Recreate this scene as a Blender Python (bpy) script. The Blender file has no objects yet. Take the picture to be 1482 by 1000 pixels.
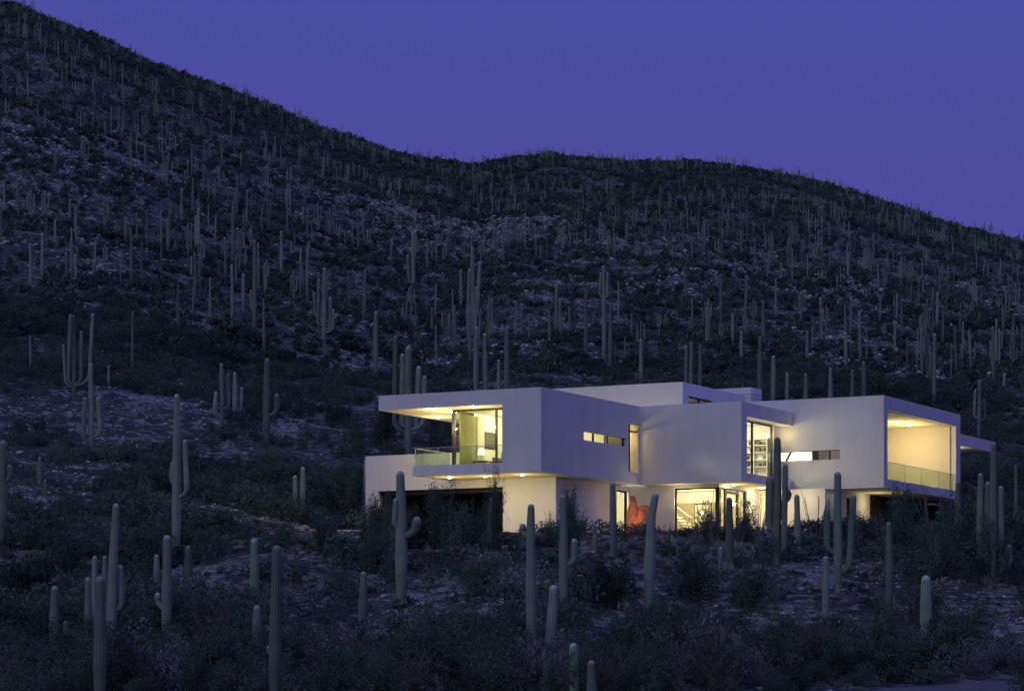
import bpy, math, random
import numpy as np
from mathutils import Vector, Matrix

random.seed(7)
rng = np.random.default_rng(11)
sc = bpy.context.scene
COL = sc.collection
F, HOR, CX = 3900.0, 960.0, 741.0        # survey constants: focal length, horizon and centre column of the photograph

# ------------------------------------------------------------------ helpers
def mesh_from(name, V, faces, mats, smooth=False, midx=None):
    me = bpy.data.meshes.new(name)
    if isinstance(faces, np.ndarray):
        V = np.asarray(V, dtype=np.float32)
        n, k = faces.shape
        me.vertices.add(len(V)); me.vertices.foreach_set('co', V.ravel())
        me.loops.add(n * k); me.loops.foreach_set('vertex_index', faces.astype(np.int32).ravel())
        me.polygons.add(n)
        me.polygons.foreach_set('loop_start', np.arange(0, n * k, k, dtype=np.int32))
        me.polygons.foreach_set('loop_total', np.full(n, k, dtype=np.int32))
        me.update(calc_edges=True)
    else:
        me.from_pydata([tuple(v) for v in V], [], faces); me.update()
    for m in (mats if isinstance(mats, (list, tuple)) else [mats]):
        me.materials.append(m)
    if midx is not None:
        me.polygons.foreach_set('material_index', np.asarray(midx, dtype=np.int32))
    if smooth:
        me.polygons.foreach_set('use_smooth', np.ones(len(me.polygons), dtype=bool))
    return me

def link(name, me, parent=None):
    o = bpy.data.objects.new(name, me); COL.objects.link(o)
    if parent is not None: o.parent = parent
    return o

def tag(o, label=None, cat=None, group=None, kind=None):
    if label: o['label'] = label
    if cat: o['category'] = cat
    if group: o['group'] = group
    if kind: o['kind'] = kind
    return o

def empty(name, loc=(0, 0, 0), rz=0.0):
    o = bpy.data.objects.new(name, None); COL.objects.link(o)
    o.location = loc; o.rotation_euler = (0, 0, rz); o.empty_display_size = .2
    return o

def dup(root, loc, rz=0.0, scale=(1, 1, 1)):
    r = root.copy(); COL.objects.link(r)
    r.location = loc; r.rotation_euler = (0, 0, rz); r.scale = scale
    for ch in list(root.children):
        c = ch.copy(); COL.objects.link(c); c.parent = r
    return r

class MB:
    def __init__(s): s.v = []; s.f = []; s.m = []
    def box(s, x0, x1, y0, y1, z0, z1, m=0):
        x0, x1 = min(x0, x1), max(x0, x1); y0, y1 = min(y0, y1), max(y0, y1)
        b = len(s.v)
        s.v += [(x0,y0,z0),(x1,y0,z0),(x1,y1,z0),(x0,y1,z0),(x0,y0,z1),(x1,y0,z1),(x1,y1,z1),(x0,y1,z1)]
        for q in ((3,2,1,0),(4,5,6,7),(0,1,5,4),(1,2,6,5),(2,3,7,6),(3,0,4,7)):
            s.f.append(tuple(b + i for i in q)); s.m.append(m)
        return s
    def bar(s, p, q, r, n=6, m=0, r2=None):
        p, q = Vector(p), Vector(q); d = (q - p).normalized()
        u = d.orthogonal().normalized(); w = d.cross(u); b = len(s.v); r2 = r if r2 is None else r2
        for c, rr in ((p, r), (q, r2)):
            for i in range(n):
                a = 2 * math.pi * i / n
                s.v.append(tuple(c + rr * (math.cos(a) * u + math.sin(a) * w)))
        for i in range(n):
            j = (i + 1) % n; s.f.append((b+i, b+j, b+n+j, b+n+i)); s.m.append(m)
        s.f.append(tuple(b + i for i in reversed(range(n)))); s.m.append(m)
        s.f.append(tuple(b + n + i for i in range(n))); s.m.append(m)
        return s
    def prism(s, poly, axis, t0, t1, m=0):
        # poly: 2-D points; axis 'x': extruded along x with (y,z) points
        b = len(s.v); n = len(poly)
        for t in (t0, t1):
            for (p, q) in poly:
                s.v.append({'x': (t, p, q), 'y': (p, t, q), 'z': (p, q, t)}[axis])
        for i in range(n):
            j = (i + 1) % n; s.f.append((b+i, b+j, b+n+j, b+n+i)); s.m.append(m)
        s.f.append(tuple(b + i for i in reversed(range(n)))); s.m.append(m)
        s.f.append(tuple(b + n + i for i in range(n))); s.m.append(m)
        return s
    def build(s, name, mats, parent=None, smooth=False, bevel=0.0):
        me = mesh_from(name, s.v, s.f, mats, smooth, s.m)
        o = link(name, me, parent)
        if bevel:
            b = o.modifiers.new('bevel', 'BEVEL'); b.width = bevel; b.segments = 2; b.limit_method = 'ANGLE'
        return o

# ------------------------------------------------------------------ materials
def new_mat(name):
    m = bpy.data.materials.new(name); m.use_nodes = True
    nt = m.node_tree; nt.nodes.clear()
    return m, nt, nt.nodes.new, nt.links.new

def ramp(nt, fac, stops):
    r = nt.nodes.new('ShaderNodeValToRGB'); nt.links.new(fac, r.inputs[0])
    e = r.color_ramp.elements
    while len(e) > 1: e.remove(e[-1])
    e[0].position = stops[0][0]; e[0].color = (*stops[0][1], 1)
    for p, c in stops[1:]:
        k = e.new(p); k.color = (*c, 1)
    return r.outputs[0]

def noise_mat(name, c1, c2, scale=2.0, rough=.8, bump=0.0, bscale=30., detail=6, spread=(.35, .65), vary=0.0, coord='Object', spec=.3):
    m, nt, N, L = new_mat(name)
    tc = N('ShaderNodeTexCoord'); no = N('ShaderNodeTexNoise')
    no.inputs['Scale'].default_value = scale; no.inputs['Detail'].default_value = detail
    L(tc.outputs[coord], no.inputs['Vector'])
    col = ramp(nt, no.outputs['Fac'], [(spread[0], c1), (spread[1], c2)])
    if vary:
        oi = N('ShaderNodeObjectInfo'); mr = N('ShaderNodeMapRange')
        mr.inputs['To Min'].default_value = 1 - vary; mr.inputs['To Max'].default_value = 1 + vary
        L(oi.outputs['Random'], mr.inputs['Value'])
        hs = N('ShaderNodeHueSaturation'); L(mr.outputs[0], hs.inputs['Value']); L(col, hs.inputs['Color'])
        mh = N('ShaderNodeMapRange'); mh.inputs['To Min'].default_value = .485; mh.inputs['To Max'].default_value = .515
        ad = N('ShaderNodeMath'); ad.operation = 'FRACT'; mu = N('ShaderNodeMath'); mu.operation = 'MULTIPLY'; mu.inputs[1].default_value = 17.3
        L(oi.outputs['Random'], mu.inputs[0]); L(mu.outputs[0], ad.inputs[0]); L(ad.outputs[0], mh.inputs['Value']); L(mh.outputs[0], hs.inputs['Hue'])
        col = hs.outputs[0]
    bs = N('ShaderNodeBsdfPrincipled'); bs.inputs['Roughness'].default_value = rough
    bs.inputs['Specular IOR Level'].default_value = spec
    L(col, bs.inputs['Base Color'])
    if bump:
        nb = N('ShaderNodeTexNoise'); nb.inputs['Scale'].default_value = bscale; nb.inputs['Detail'].default_value = 4
        L(tc.outputs[coord], nb.inputs['Vector'])
        bp = N('ShaderNodeBump'); bp.inputs['Strength'].default_value = bump; bp.inputs['Distance'].default_value = .05
        L(nb.outputs['Fac'], bp.inputs['Height']); L(bp.outputs[0], bs.inputs['Normal'])
    out = N('ShaderNodeOutputMaterial'); L(bs.outputs[0], out.inputs[0])
    return m

def emit_mat(name, col, s):
    m, nt, N, L = new_mat(name)
    e = N('ShaderNodeEmission'); e.inputs[0].default_value = (*col, 1); e.inputs[1].default_value = s
    o = N('ShaderNodeOutputMaterial'); L(e.outputs[0], o.inputs[0]); return m

def glass_mat(name, tint=(.93, .96, .93), refl=1.0):
    m, nt, N, L = new_mat(name)
    t = N('ShaderNodeBsdfTransparent'); t.inputs[0].default_value = (*tint, 1)
    g = N('ShaderNodeBsdfGlossy'); g.inputs['Roughness'].default_value = .02
    lw = N('ShaderNodeLayerWeight'); lw.inputs[0].default_value = .5
    pw = N('ShaderNodeMath'); pw.operation = 'POWER'; pw.inputs[1].default_value = 5; L(lw.outputs['Facing'], pw.inputs[0])
    ma = N('ShaderNodeMath'); ma.operation = 'MULTIPLY_ADD'; ma.inputs[1].default_value = .6 * refl; ma.inputs[2].default_value = .03; L(pw.outputs[0], ma.inputs[0])
    mx = N('ShaderNodeMixShader'); L(ma.outputs[0], mx.inputs[0]); L(t.outputs[0], mx.inputs[1]); L(g.outputs[0], mx.inputs[2])
    o = N('ShaderNodeOutputMaterial'); L(mx.outputs[0], o.inputs[0]); return m

M = {}
def stucco_mat():
    m, nt, N, L = new_mat('white stucco')
    tc = N('ShaderNodeTexCoord'); mp = N('ShaderNodeMapping'); mp.inputs['Scale'].default_value = (1, 1, .12); L(tc.outputs['Object'], mp.inputs['Vector'])
    a = N('ShaderNodeTexNoise'); a.inputs['Scale'].default_value = 1.6; a.inputs['Detail'].default_value = 7; a.inputs['Roughness'].default_value = .65; L(mp.outputs[0], a.inputs['Vector'])
    b = N('ShaderNodeTexNoise'); b.inputs['Scale'].default_value = .55; b.inputs['Detail'].default_value = 5; L(tc.outputs['Object'], b.inputs['Vector'])
    ad0 = N('ShaderNodeMath'); L(a.outputs['Fac'], ad0.inputs[0]); L(b.outputs['Fac'], ad0.inputs[1]); ad = N('ShaderNodeMath'); ad.operation = 'MULTIPLY'; ad.inputs[1].default_value = .5; L(ad0.outputs[0], ad.inputs[0])
    c = ramp(nt, ad.outputs[0], [(.36, (.69, .69, .70)), (.5, (.745, .745, .75)), (.64, (.78, .775, .775))])
    p = N('ShaderNodeBsdfPrincipled'); p.inputs['Roughness'].default_value = .9; p.inputs['Specular IOR Level'].default_value = .15; L(c, p.inputs['Base Color'])
    n = N('ShaderNodeTexNoise'); n.inputs['Scale'].default_value = 9; n.inputs['Detail'].default_value = 6; L(tc.outputs['Object'], n.inputs['Vector'])
    bp = N('ShaderNodeBump'); bp.inputs['Strength'].default_value = .35; bp.inputs['Distance'].default_value = .03; L(n.outputs['Fac'], bp.inputs['Height']); L(bp.outputs[0], p.inputs['Normal'])
    o = N('ShaderNodeOutputMaterial'); L(p.outputs[0], o.inputs[0]); return m
M['stucco'] = stucco_mat()
M['stucco_lamp_tint'] = noise_mat('lamp tinted soffit plaster', (.75, .70, .56), (.79, .75, .63), .6, .9, .1, 40., spec=.15)  # base colour yellowed to carry the warm lamp tint
M['plaster'] = noise_mat('interior plaster', (.78, .76, .70), (.82, .80, .74), .8, .85, .05, 20.)
M['tan_wall'] = noise_mat('tan interior wall', (.42, .33, .22), (.48, .38, .26), .8, .85)
M['concrete'] = noise_mat('balcony concrete', (.42, .41, .40), (.5, .49, .47), 1.5, .85, .2, 20.)
M['frame'] = noise_mat('dark bronze metal', (.018, .017, .016), (.03, .028, .026), 3., .4)
M['rail_metal'] = noise_mat('brushed steel', (.5, .5, .48), (.6, .6, .58), 3., .35)
M['glass'] = glass_mat('clear window glass')
M['rail_glass'] = glass_mat('railing glass', (.84, .90, .84))
M['unlit_depth'] = noise_mat('unlit interior darkness', (.03, .03, .032), (.045, .045, .05), 1., .8)  # near-black colour stands in for missing light in garage and carport
M['lamp'] = emit_mat('lit downlight lens', (1, .86, .55), 260.)
M['lampshade'] = emit_mat('lit lampshade', (1, .85, .6), 3.)
M['curtain'] = noise_mat('olive sheer curtain', (.30, .31, .12), (.42, .42, .20), 1.5, .9)
M['white_curtain'] = noise_mat('white curtain cloth', (.7, .68, .6), (.8, .78, .7), 1.5, .9)
M['fabric'] = noise_mat('grey brown upholstery', (.10, .085, .07), (.15, .13, .11), 6., .95)
M['white_fabric'] = noise_mat('cream upholstery', (.62, .6, .55), (.72, .7, .65), 6., .95)
M['wood'] = noise_mat('dark walnut', (.06, .035, .02), (.11, .065, .04), 4., .5)
M['screen'] = noise_mat('dull tv screen', (.07, .065, .05), (.11, .10, .08), 1.5, .3)
M['black'] = noise_mat('black plastic', (.015, .015, .015), (.03, .03, .03), 3., .5)
M['book_red'] = noise_mat('book spines', (.25, .08, .04), (.10, .12, .16), 9., .7, spread=(.45, .55))
M['book_dark'] = noise_mat('dark ornaments', (.05, .04, .03), (.14, .11, .08), 7., .6)
M['rust'] = noise_mat('orange weathering steel', (.50, .13, .06), (.80, .34, .19), 2.6, .55, .45, 7.)
M['picture'] = noise_mat('pale abstract painting', (.75, .72, .62), (.45, .42, .34), 2.2, .8)
M['saguaro'] = None

# saguaro skin: grey-green, paler woolly tip, dark furrows following the ribs
def saguaro_mat():
    m, nt, N, L = new_mat('saguaro skin')
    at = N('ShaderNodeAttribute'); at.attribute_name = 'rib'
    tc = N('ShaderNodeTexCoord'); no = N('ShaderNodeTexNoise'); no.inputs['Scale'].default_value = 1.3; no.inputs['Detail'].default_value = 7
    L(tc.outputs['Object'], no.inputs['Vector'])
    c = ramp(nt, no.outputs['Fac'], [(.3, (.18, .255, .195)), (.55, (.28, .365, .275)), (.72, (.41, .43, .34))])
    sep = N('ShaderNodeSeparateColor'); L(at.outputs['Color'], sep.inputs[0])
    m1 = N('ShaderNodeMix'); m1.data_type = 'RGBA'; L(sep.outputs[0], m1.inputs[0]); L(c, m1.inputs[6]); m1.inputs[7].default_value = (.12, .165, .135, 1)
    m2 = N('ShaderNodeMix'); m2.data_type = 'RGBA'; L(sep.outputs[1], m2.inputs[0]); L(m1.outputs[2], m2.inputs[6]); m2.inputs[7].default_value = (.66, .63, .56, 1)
    # corky grey brown foot
    m3 = N('ShaderNodeMix'); m3.data_type = 'RGBA'; L(sep.outputs[2], m3.inputs[0]); L(m2.outputs[2], m3.inputs[6]); m3.inputs[7].default_value = (.2, .19, .16, 1)
    oi = N('ShaderNodeObjectInfo'); mr = N('ShaderNodeMapRange'); mr.inputs['To Min'].default_value = .62; mr.inputs['To Max'].default_value = 1.3
    L(oi.outputs['Random'], mr.inputs['Value'])
    hs = N('ShaderNodeHueSaturation'); L(mr.outputs[0], hs.inputs['Value']); L(m3.outputs[2], hs.inputs['Color'])
    b = N('ShaderNodeBsdfPrincipled'); b.inputs['Roughness'].default_value = .8; b.inputs['Specular IOR Level'].default_value = .2
    L(hs.outputs[0], b.inputs['Base Color'])
    nb = N('ShaderNodeTexNoise'); nb.inputs['Scale'].default_value = 14; L(tc.outputs['Object'], nb.inputs['Vector'])
    bp = N('ShaderNodeBump'); bp.inputs['Strength'].default_value = .5; bp.inputs['Distance'].default_value = .04
    L(nb.outputs['Fac'], bp.inputs['Height']); L(bp.outputs[0], b.inputs['Normal'])
    o = N('ShaderNodeOutputMaterial'); L(b.outputs[0], o.inputs[0]); return m
M['saguaro'] = saguaro_mat()
M['far_saguaro'] = noise_mat('far saguaro skin', (.115, .18, .135), (.235, .33, .25), .05, .9, detail=3)
M['leaf_dark'] = noise_mat('dark brush leaves', (.05, .095, .072), (.11, .175, .13), 1.4, .9, vary=.5, spec=.1)
M['leaf_olive'] = noise_mat('olive brush leaves', (.058, .095, .068), (.125, .18, .13), 1.4, .9, vary=.5, spec=.1)
M['leaf_grey'] = noise_mat('grey green brush leaves', (.15, .18, .175), (.28, .31, .31), 1.4, .9, vary=.3, spec=.1)
M['leaf_far'] = noise_mat('far brush leaves', (.04, .076, .058), (.12, .185, .138), .09, .95, detail=8, spread=(.35, .7), spec=.05)
M['scrub'] = noise_mat('dry scrub', (.05, .065, .055), (.28, .29, .28), .5, .95, spec=.05, spread=(.4, .62))
M['twig'] = noise_mat('grey brown twigs', (.12, .11, .10), (.22, .20, .185), 4., .9, spec=.1)
M['prickly'] = noise_mat('prickly pear pads', (.12, .16, .12), (.22, .24, .22), 2., .8, vary=.25)
M['agave'] = noise_mat('pale agave leaves', (.25, .28, .28), (.38, .41, .42), 2., .7, vary=.2)
M['rock'] = noise_mat('pale granite', (.19, .20, .19), (.55, .565, .54), .8, .95, .5, 8., vary=.3)
M['asphalt'] = noise_mat('worn road surface', (.13, .125, .125), (.19, .18, .18), 1.2, .95, .5, 20.)
M['drive'] = noise_mat('pale concrete drive', (.42, .41, .41), (.55, .53, .52), .5, .9, .2, 20.)

def ground_mat():
    m, nt, N, L = new_mat('desert ground')
    geo = N('ShaderNodeNewGeometry')
    def noi(s, d=6, r=.6):
        n = N('ShaderNodeTexNoise'); n.inputs['Scale'].default_value = s; n.inputs['Detail'].default_value = d; n.inputs['Roughness'].default_value = r
        L(geo.outputs['Position'], n.inputs['Vector']); return n.outputs['Fac']
    big = noi(.055, 5, .65); mid = noi(.5, 6, .7); fine = noi(3.5, 5, .7)
    vo = N('ShaderNodeTexVoronoi'); vo.inputs['Scale'].default_value = 1.6; L(geo.outputs['Position'], vo.inputs['Vector'])
    vo2 = N('ShaderNodeTexVoronoi'); vo2.inputs['Scale'].default_value = .45; L(geo.outputs['Position'], vo2.inputs['Vector'])
    dark = ramp(nt, fine, [(.3, (.055, .065, .06)), (.7, (.145, .165, .148))])  # dark mottle: soil tone plus tiny brush shadows put into the colour
    pale = ramp(nt, fine, [(.3, (.17, .18, .172)), (.5, (.385, .40, .375)), (.7, (.69, .71, .66))])
    def mathn(op, a, b):
        n = N('ShaderNodeMath'); n.operation = op
        for i, x in enumerate((a, b)):
            if isinstance(x, (int, float)): n.inputs[i].default_value = x
            else: L(x, n.inputs[i])
        return n.outputs[0]
    mid2 = noi(1.7, 6, .75)
    s = mathn('ADD', mathn('MULTIPLY', big, .34), mathn('MULTIPLY', mid, .95))
    s = mathn('ADD', s, mathn('MULTIPLY', mid2, .95))
    s = mathn('SUBTRACT', s, mathn('MULTIPLY', vo.outputs['Distance'], .28))
    pa = N('ShaderNodeAttribute'); pa.attribute_name = 'pale'
    s = mathn('ADD', s, mathn('MULTIPLY', pa.outputs['Fac'], .15))
    fac = N('ShaderNodeMapRange'); fac.inputs['From Min'].default_value = 1.0; fac.inputs['From Max'].default_value = 1.12
    L(s, fac.inputs['Value'])
    mx = N('ShaderNodeMix'); mx.data_type = 'RGBA'; L(fac.outputs[0], mx.inputs[0]); L(dark, mx.inputs[6]); L(pale, mx.inputs[7])
    b = N('ShaderNodeBsdfPrincipled'); b.inputs['Roughness'].default_value = .95; b.inputs['Specular IOR Level'].default_value = .1
    L(mx.outputs[2], b.inputs['Base Color'])
    h = mathn('SUBTRACT', mathn('ADD', mathn('MULTIPLY', fine, .4), mathn('MULTIPLY', mid, 1.0)), mathn('MULTIPLY', vo.outputs['Distance'], .6))
    h = mathn('SUBTRACT', h, mathn('MULTIPLY', vo2.outputs['Distance'], .9))
    bp = N('ShaderNodeBump'); bp.inputs['Strength'].default_value = 1.0; bp.inputs['Distance'].default_value = .8
    L(h, bp.inputs['Height']); L(bp.outputs[0], b.inputs['Normal'])
    o = N('ShaderNodeOutputMaterial'); L(b.outputs[0], o.inputs[0]); return m
M['ground'] = ground_mat()

# ------------------------------------------------------------------ terrain
_lat = rng.random((256, 256))
def vnoise(x, y):
    xi = np.floor(x).astype(int); yi = np.floor(y).astype(int); fx = x - xi; fy = y - yi
    fx = fx * fx * (3 - 2 * fx); fy = fy * fy * (3 - 2 * fy)
    g = lambda i, j: _lat[i & 255, j & 255]
    return (g(xi, yi) * (1 - fx) + g(xi + 1, yi) * fx) * (1 - fy) + (g(xi, yi + 1) * (1 - fx) + g(xi + 1, yi + 1) * fx) * fy - .5
def fbm(x, y, n=4):
    s = 0; a = 1
    for i in range(n):
        s = s + a * vnoise(x * 2 ** i + 17.3 * i, y * 2 ** i + 5.1 * i); a *= .5
    return s

SKY = np.array([(-2500,-100),(-1200,-260),(-400,-150),(0,10),(34,15),(81,37),(165,72),(216,96),(320,136),(439,182),(500,203),(560,222),
    (620,235),(690,246),(730,233),(790,224),(850,231),(900,235),(1000,241),(1100,254),(1200,275),(1300,304),(1400,336),(1482,358),(1800,450),(2600,560),(4000,640)], float)
AX = Vector((.8836, -.4682)); BX = Vector((.469, .8832)); C1 = Vector((1.475, 137.0)); PAD = 6.6
def local(X, Y):
    dx = X - C1.x; dy = Y - C1.y
    return dx * AX.x + dy * AX.y, dx * BX.x + dy * BX.y
def seg_dist(X, Y, pts):
    d = np.full(np.shape(X), 1e9)
    for (x0, y0), (x1, y1) in zip(pts[:-1], pts[1:]):
        t = np.clip(((X - x0) * (x1 - x0) + (Y - y0) * (y1 - y0)) / ((x1 - x0) ** 2 + (y1 - y0) ** 2), 0, 1)
        d = np.minimum(d, np.hypot(X - x0 - t * (x1 - x0), Y - y0 - t * (y1 - y0)))
    return d
DRIVE = [(-1.0, 137.0), (-4.5, 137.4), (-8.0, 136.4), (-10.6, 135.6)]
ROAD = [(10.5, 80.5), (14.5, 86.0), (18.5, 90.0), (26, 94.0), (40, 97.0)]
def sstep(x): x = np.clip(x, 0, 1); return x * x * (3 - 2 * x)
def height(X, Y, raw=False):
    X = np.asarray(X, float); Y = np.asarray(Y, float)
    zn = np.interp(Y, [-400, 0, 60, 80, 90, 100, 110, 122, 135], [-8, -2.4, -1.7, -1.15, -.45, .65, 2.0, 4.0, 6.2])
    Ys = np.maximum(Y, 135.); k = np.clip(X / Ys, -.62, .62)
    er = (HOR - np.interp(k * F + CX, SKY[:, 0], SKY[:, 1])) / F
    Yr = 1000 + 90 * np.sin(k * 14 + 1.0)
    u = np.log(Ys / 135.) / np.log(Yr / 135.)
    g = 1 - np.abs(1 - np.minimum(u, 1)) ** 1.5
    e = .0459 + (er - .0459) * g
    zf = e * Ys
    zf = np.where(u > 1, er * Yr - .30 * (Ys - Yr), zf)
    z = np.where(Y < 135, zn, zf)
    far = sstep((Y - 170) / 250)
    z = z + fbm(X / 14., Y / 14.) * 1.1 * sstep((Y - 84) / 25) * (1 - far * .2) + fbm(X / 3.1 + 9, Y / 3.1, 3) * .35
    z = z + far * (fbm(X / 90. + 3, Y / 90. + 8, 4) * 13 + fbm(X / 22. + 31, Y / 22., 4) * 4.2) * np.clip(1.3 - u, .42, 1)
    if raw: return z
    a, b = local(X, Y)
    d = np.hypot(np.maximum(np.maximum(-13.2 - a, a - 12.2), 0), np.maximum(np.maximum(1.5 - b, b - 39), 0))
    w = 1 - sstep(d / 7.0)
    z = z * (1 - w) + PAD * w
    w = 1 - sstep((seg_dist(X, Y, DRIVE) - 2.2) / 2.5); zd = PAD - .02 + np.clip(-12 - X, 0, 99) * .12
    z = z * (1 - w) + zd * w
    w = 1 - sstep((seg_dist(X, Y, ROAD) - 2.4) / 3.0); zr = -.95 + (Y - 84) * .045
    z = z * (1 - w) + zr * w
    return z
def hgt(x, y): return float(height(np.array([x]), np.array([y]))[0])

xs = 9 * np.sinh(np.linspace(-5.9, 5.9, 640))
ys = np.concatenate([np.linspace(-400, 70, 24)[:-1], np.arange(70, 175, .38)])
yy = [175.]
while yy[-1] < 2600: yy.append(yy[-1] + max(.4, (yy[-1] - 150) * .0135))
ys = np.concatenate([ys, yy])
GX, GY = np.meshgrid(xs, ys)
GZ = height(GX, GY)
nx, ny = len(xs), len(ys)
idx = np.arange(nx * ny).reshape(ny, nx)
fc = np.stack([idx[:-1, :-1].ravel(), idx[:-1, 1:].ravel(), idx[1:, 1:].ravel(), idx[1:, :-1].ravel()], 1)
ground = tag(link('ground', mesh_from('ground', np.stack([GX.ravel(), GY.ravel(), GZ.ravel()], 1), fc, M['ground'], True)), kind='structure')

def ribbon(name, pts, w, mat, lift):
    P = []
    for (p, q) in zip(pts[:-1], pts[1:]):
        for t in np.linspace(0, 1, 14)[:-1]: P.append((p[0] + (q[0]-p[0]) * t, p[1] + (q[1]-p[1]) * t))
    P.append(pts[-1]); P = np.array(P)
    for _ in range(6): P[1:-1] = (P[:-2] + 2 * P[1:-1] + P[2:]) / 4
    T = np.gradient(P, axis=0); T /= np.linalg.norm(T, axis=1)[:, None]; Nn = np.stack([-T[:, 1], T[:, 0]], 1)
    V = []; K = 9
    for p, n in zip(P, Nn):
        for s in np.linspace(-1, 1, K):
            q = p + n * s * w; V.append((q[0], q[1], 0))
    V = np.array(V); V[:, 2] = height(V[:, 0], V[:, 1]) + lift
    V = V.reshape(len(P), K, 3)
    V[:, 0, 2] -= .3; V[:, -1, 2] -= .3
    V = V.reshape(-1, 3)
    ix = np.arange(len(P) * K).reshape(len(P), K)
    f = np.stack([ix[:-1, :-1].ravel(), ix[:-1, 1:].ravel(), ix[1:, 1:].ravel(), ix[1:, :-1].ravel()], 1)
    return tag(link(name, mesh_from(name, V, f, mat, True)), kind='structure')
ribbon('driveway', DRIVE, 2.3, M['drive'], .09)
ribbon('road', ROAD, 2.3, M['asphalt'], .09)

_Y = np.concatenate([np.arange(78, 180, .25), np.geomspace(180, 1300, 900)])
def hit(px, py):
    """first point of the terrain along the sight line through a pixel of the photograph"""
    X = (px - CX) / F * _Y; z = height(X, _Y); zz = (HOR - py) / F * _Y
    j = np.argmax(z >= zz)
    if z[j] < zz[j]: j = len(_Y) - 1
    return float(X[j]), float(_Y[j]), float(z[j])

# open pale gravel clearings seen in the photograph: pixel, half width (px), half height (px)
CLEAR = [(500,768,42,14),(440,792,26,18),(300,835,30,16),(340,820,34,14),(40,720,30,14),(200,650,40,16),(330,880,30,12),(560,905,40,14),(170,690,30,12),(420,620,40,16),(330,660,30,10),(1350,870,40,16),(1100,845,30,14),(785,905,30,16),(600,880,55,26),(660,905,50,22),(720,895,40,20),(690,800,60,14),(960,790,110,16),(1060,800,90,14),(1150,885,48,26),(1120,905,40,18),(890,935,60,24),(960,915,60,20),(1010,925,45,20),
 (1290,825,70,14),(1230,815,60,12),(1430,895,50,30),(1390,930,45,18),(280,850,45,22),(270,745,60,16),(490,770,45,16),(310,760,40,12),(80,930,60,14),(440,880,40,14),(100,985,70,12),(1190,835,60,16),
 (620,525,45,16),(490,510,60,14),(260,465,60,18),(120,395,50,20),(60,500,50,18),(470,590,50,14),(215,580,60,16),(540,590,45,12),(600,320,70,20),(700,340,60,24),(560,370,60,14),(820,300,60,20),(1200,420,80,40),
 (1300,390,80,30),(1420,540,60,40),(1380,360,80,20),(1200,270,90,18),(80,210,60,50),(60,260,60,26),(240,250,60,16),(30,90,40,20),(850,470,50,16),(1440,400,40,20),(1000,380,60,30),(1220,500,60,24),(720,880,30,14),(870,790,60,10),(1330,480,60,20)]
CL = []
for (cx_, cy_, hw_, hh_) in CLEAR:
    x_, y_, z_ = hit(cx_, cy_); _, y0_, _ = hit(cx_, min(cy_ + hh_, 1010)); _, y1_, _ = hit(cx_, cy_ - hh_)
    if y1_ > y_ * 1.5: y1_ = y_ * 1.3
    CL.append((x_, (y0_ + y1_) / 2, hw_ * y_ / F, max((y1_ - y0_) / 2, 1.0)))
def clearing(X, Y):
    v = np.zeros(np.shape(X)); 
    wob = 1 + 1.1 * fbm(X / (Y * .03 + .1) + 5, Y / (Y * .03 + .1) + np.asarray(Y) * .05, 3)
    for (x_, y_, a_, b_) in CL: v = np.maximum(v, np.exp(-(((X - x_) / a_) ** 2 + ((Y - y_) / b_) ** 2) * 1.05 * wob))
    return v
_pv = clearing(GX.ravel(), np.maximum(GY.ravel(), 1.)).astype(np.float32)
_at = ground.data.attributes.new('pale', 'FLOAT', 'POINT'); _at.data.foreach_set('value', _pv * (1 - .55 * sstep((GY.ravel() - 200) / 150)).astype(np.float32))

# ------------------------------------------------------------------ saguaros
def tube_arrays(path, rad, ribs=11, top_taper=True, foot=False, sub=2):
    path = np.array(path, float); n = len(path)
    T = np.gradient(path, axis=0); T /= np.linalg.norm(T, axis=1)[:, None] + 1e-9
    u = np.cross(T[0], [0.3, 1, .1]); u /= np.linalg.norm(u)
    V = []; R = []; m = ribs * sub
    ang = np.arange(m) * 2 * math.pi / m
    groove = (np.arange(m) % sub != 0).astype(float) if sub == 2 else np.zeros(m)
    for i in range(n):
        u = u - T[i] * np.dot(u, T[i]); u /= np.linalg.norm(u); w = np.cross(T[i], u)
        depth = .16 if i < n - 1 else .02
        rr = rad[i] * (1 - depth * groove)
        ring = path[i] + rr[:, None] * (np.cos(ang)[:, None] * u + np.sin(ang)[:, None] * w)
        V.append(ring)
        tip = max(0., min(1., (i - (n - 5)) / 2.5)) if top_taper else 0
        ft = max(0., 1 - i / 4.) if foot else 0
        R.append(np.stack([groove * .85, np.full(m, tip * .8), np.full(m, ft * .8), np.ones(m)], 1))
    V = np.concatenate(V); R = np.concatenate(R)
    ix = np.arange(n * m).reshape(n, m); a = ix[:-1]; b = ix[1:]
    f = np.stack([a.ravel(), np.roll(a, -1, 1).ravel(), np.roll(b, -1, 1).ravel(), b.ravel()], 1)
    return V, f, R

def cap_profile(pts, rad):
    """append a rounded tip to a path"""
    pts = [np.array(p, float) for p in pts]; d = pts[-1] - pts[-2]; d /= np.linalg.norm(d) + 1e-9
    r = rad[-1]; P = list(pts); Rr = list(rad)
    for s, q in ((.45, .93), (.8, .72), (1.02, .42), (1.1, .05)):
        P.append(pts[-1] + d * r * s * 1.15); Rr.append(r * q)
    return P, Rr

def tube_obj(name, pts, rad, parent=None, foot=False, sub=2, ribs=11):
    P, Rr = cap_profile(pts, rad)
    V, f, R = tube_arrays(P, Rr, ribs=ribs, foot=foot, sub=sub)
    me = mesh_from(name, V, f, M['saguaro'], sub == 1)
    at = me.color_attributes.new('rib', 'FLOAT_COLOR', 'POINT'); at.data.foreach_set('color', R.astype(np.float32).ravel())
    return link(name, me, parent)

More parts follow.
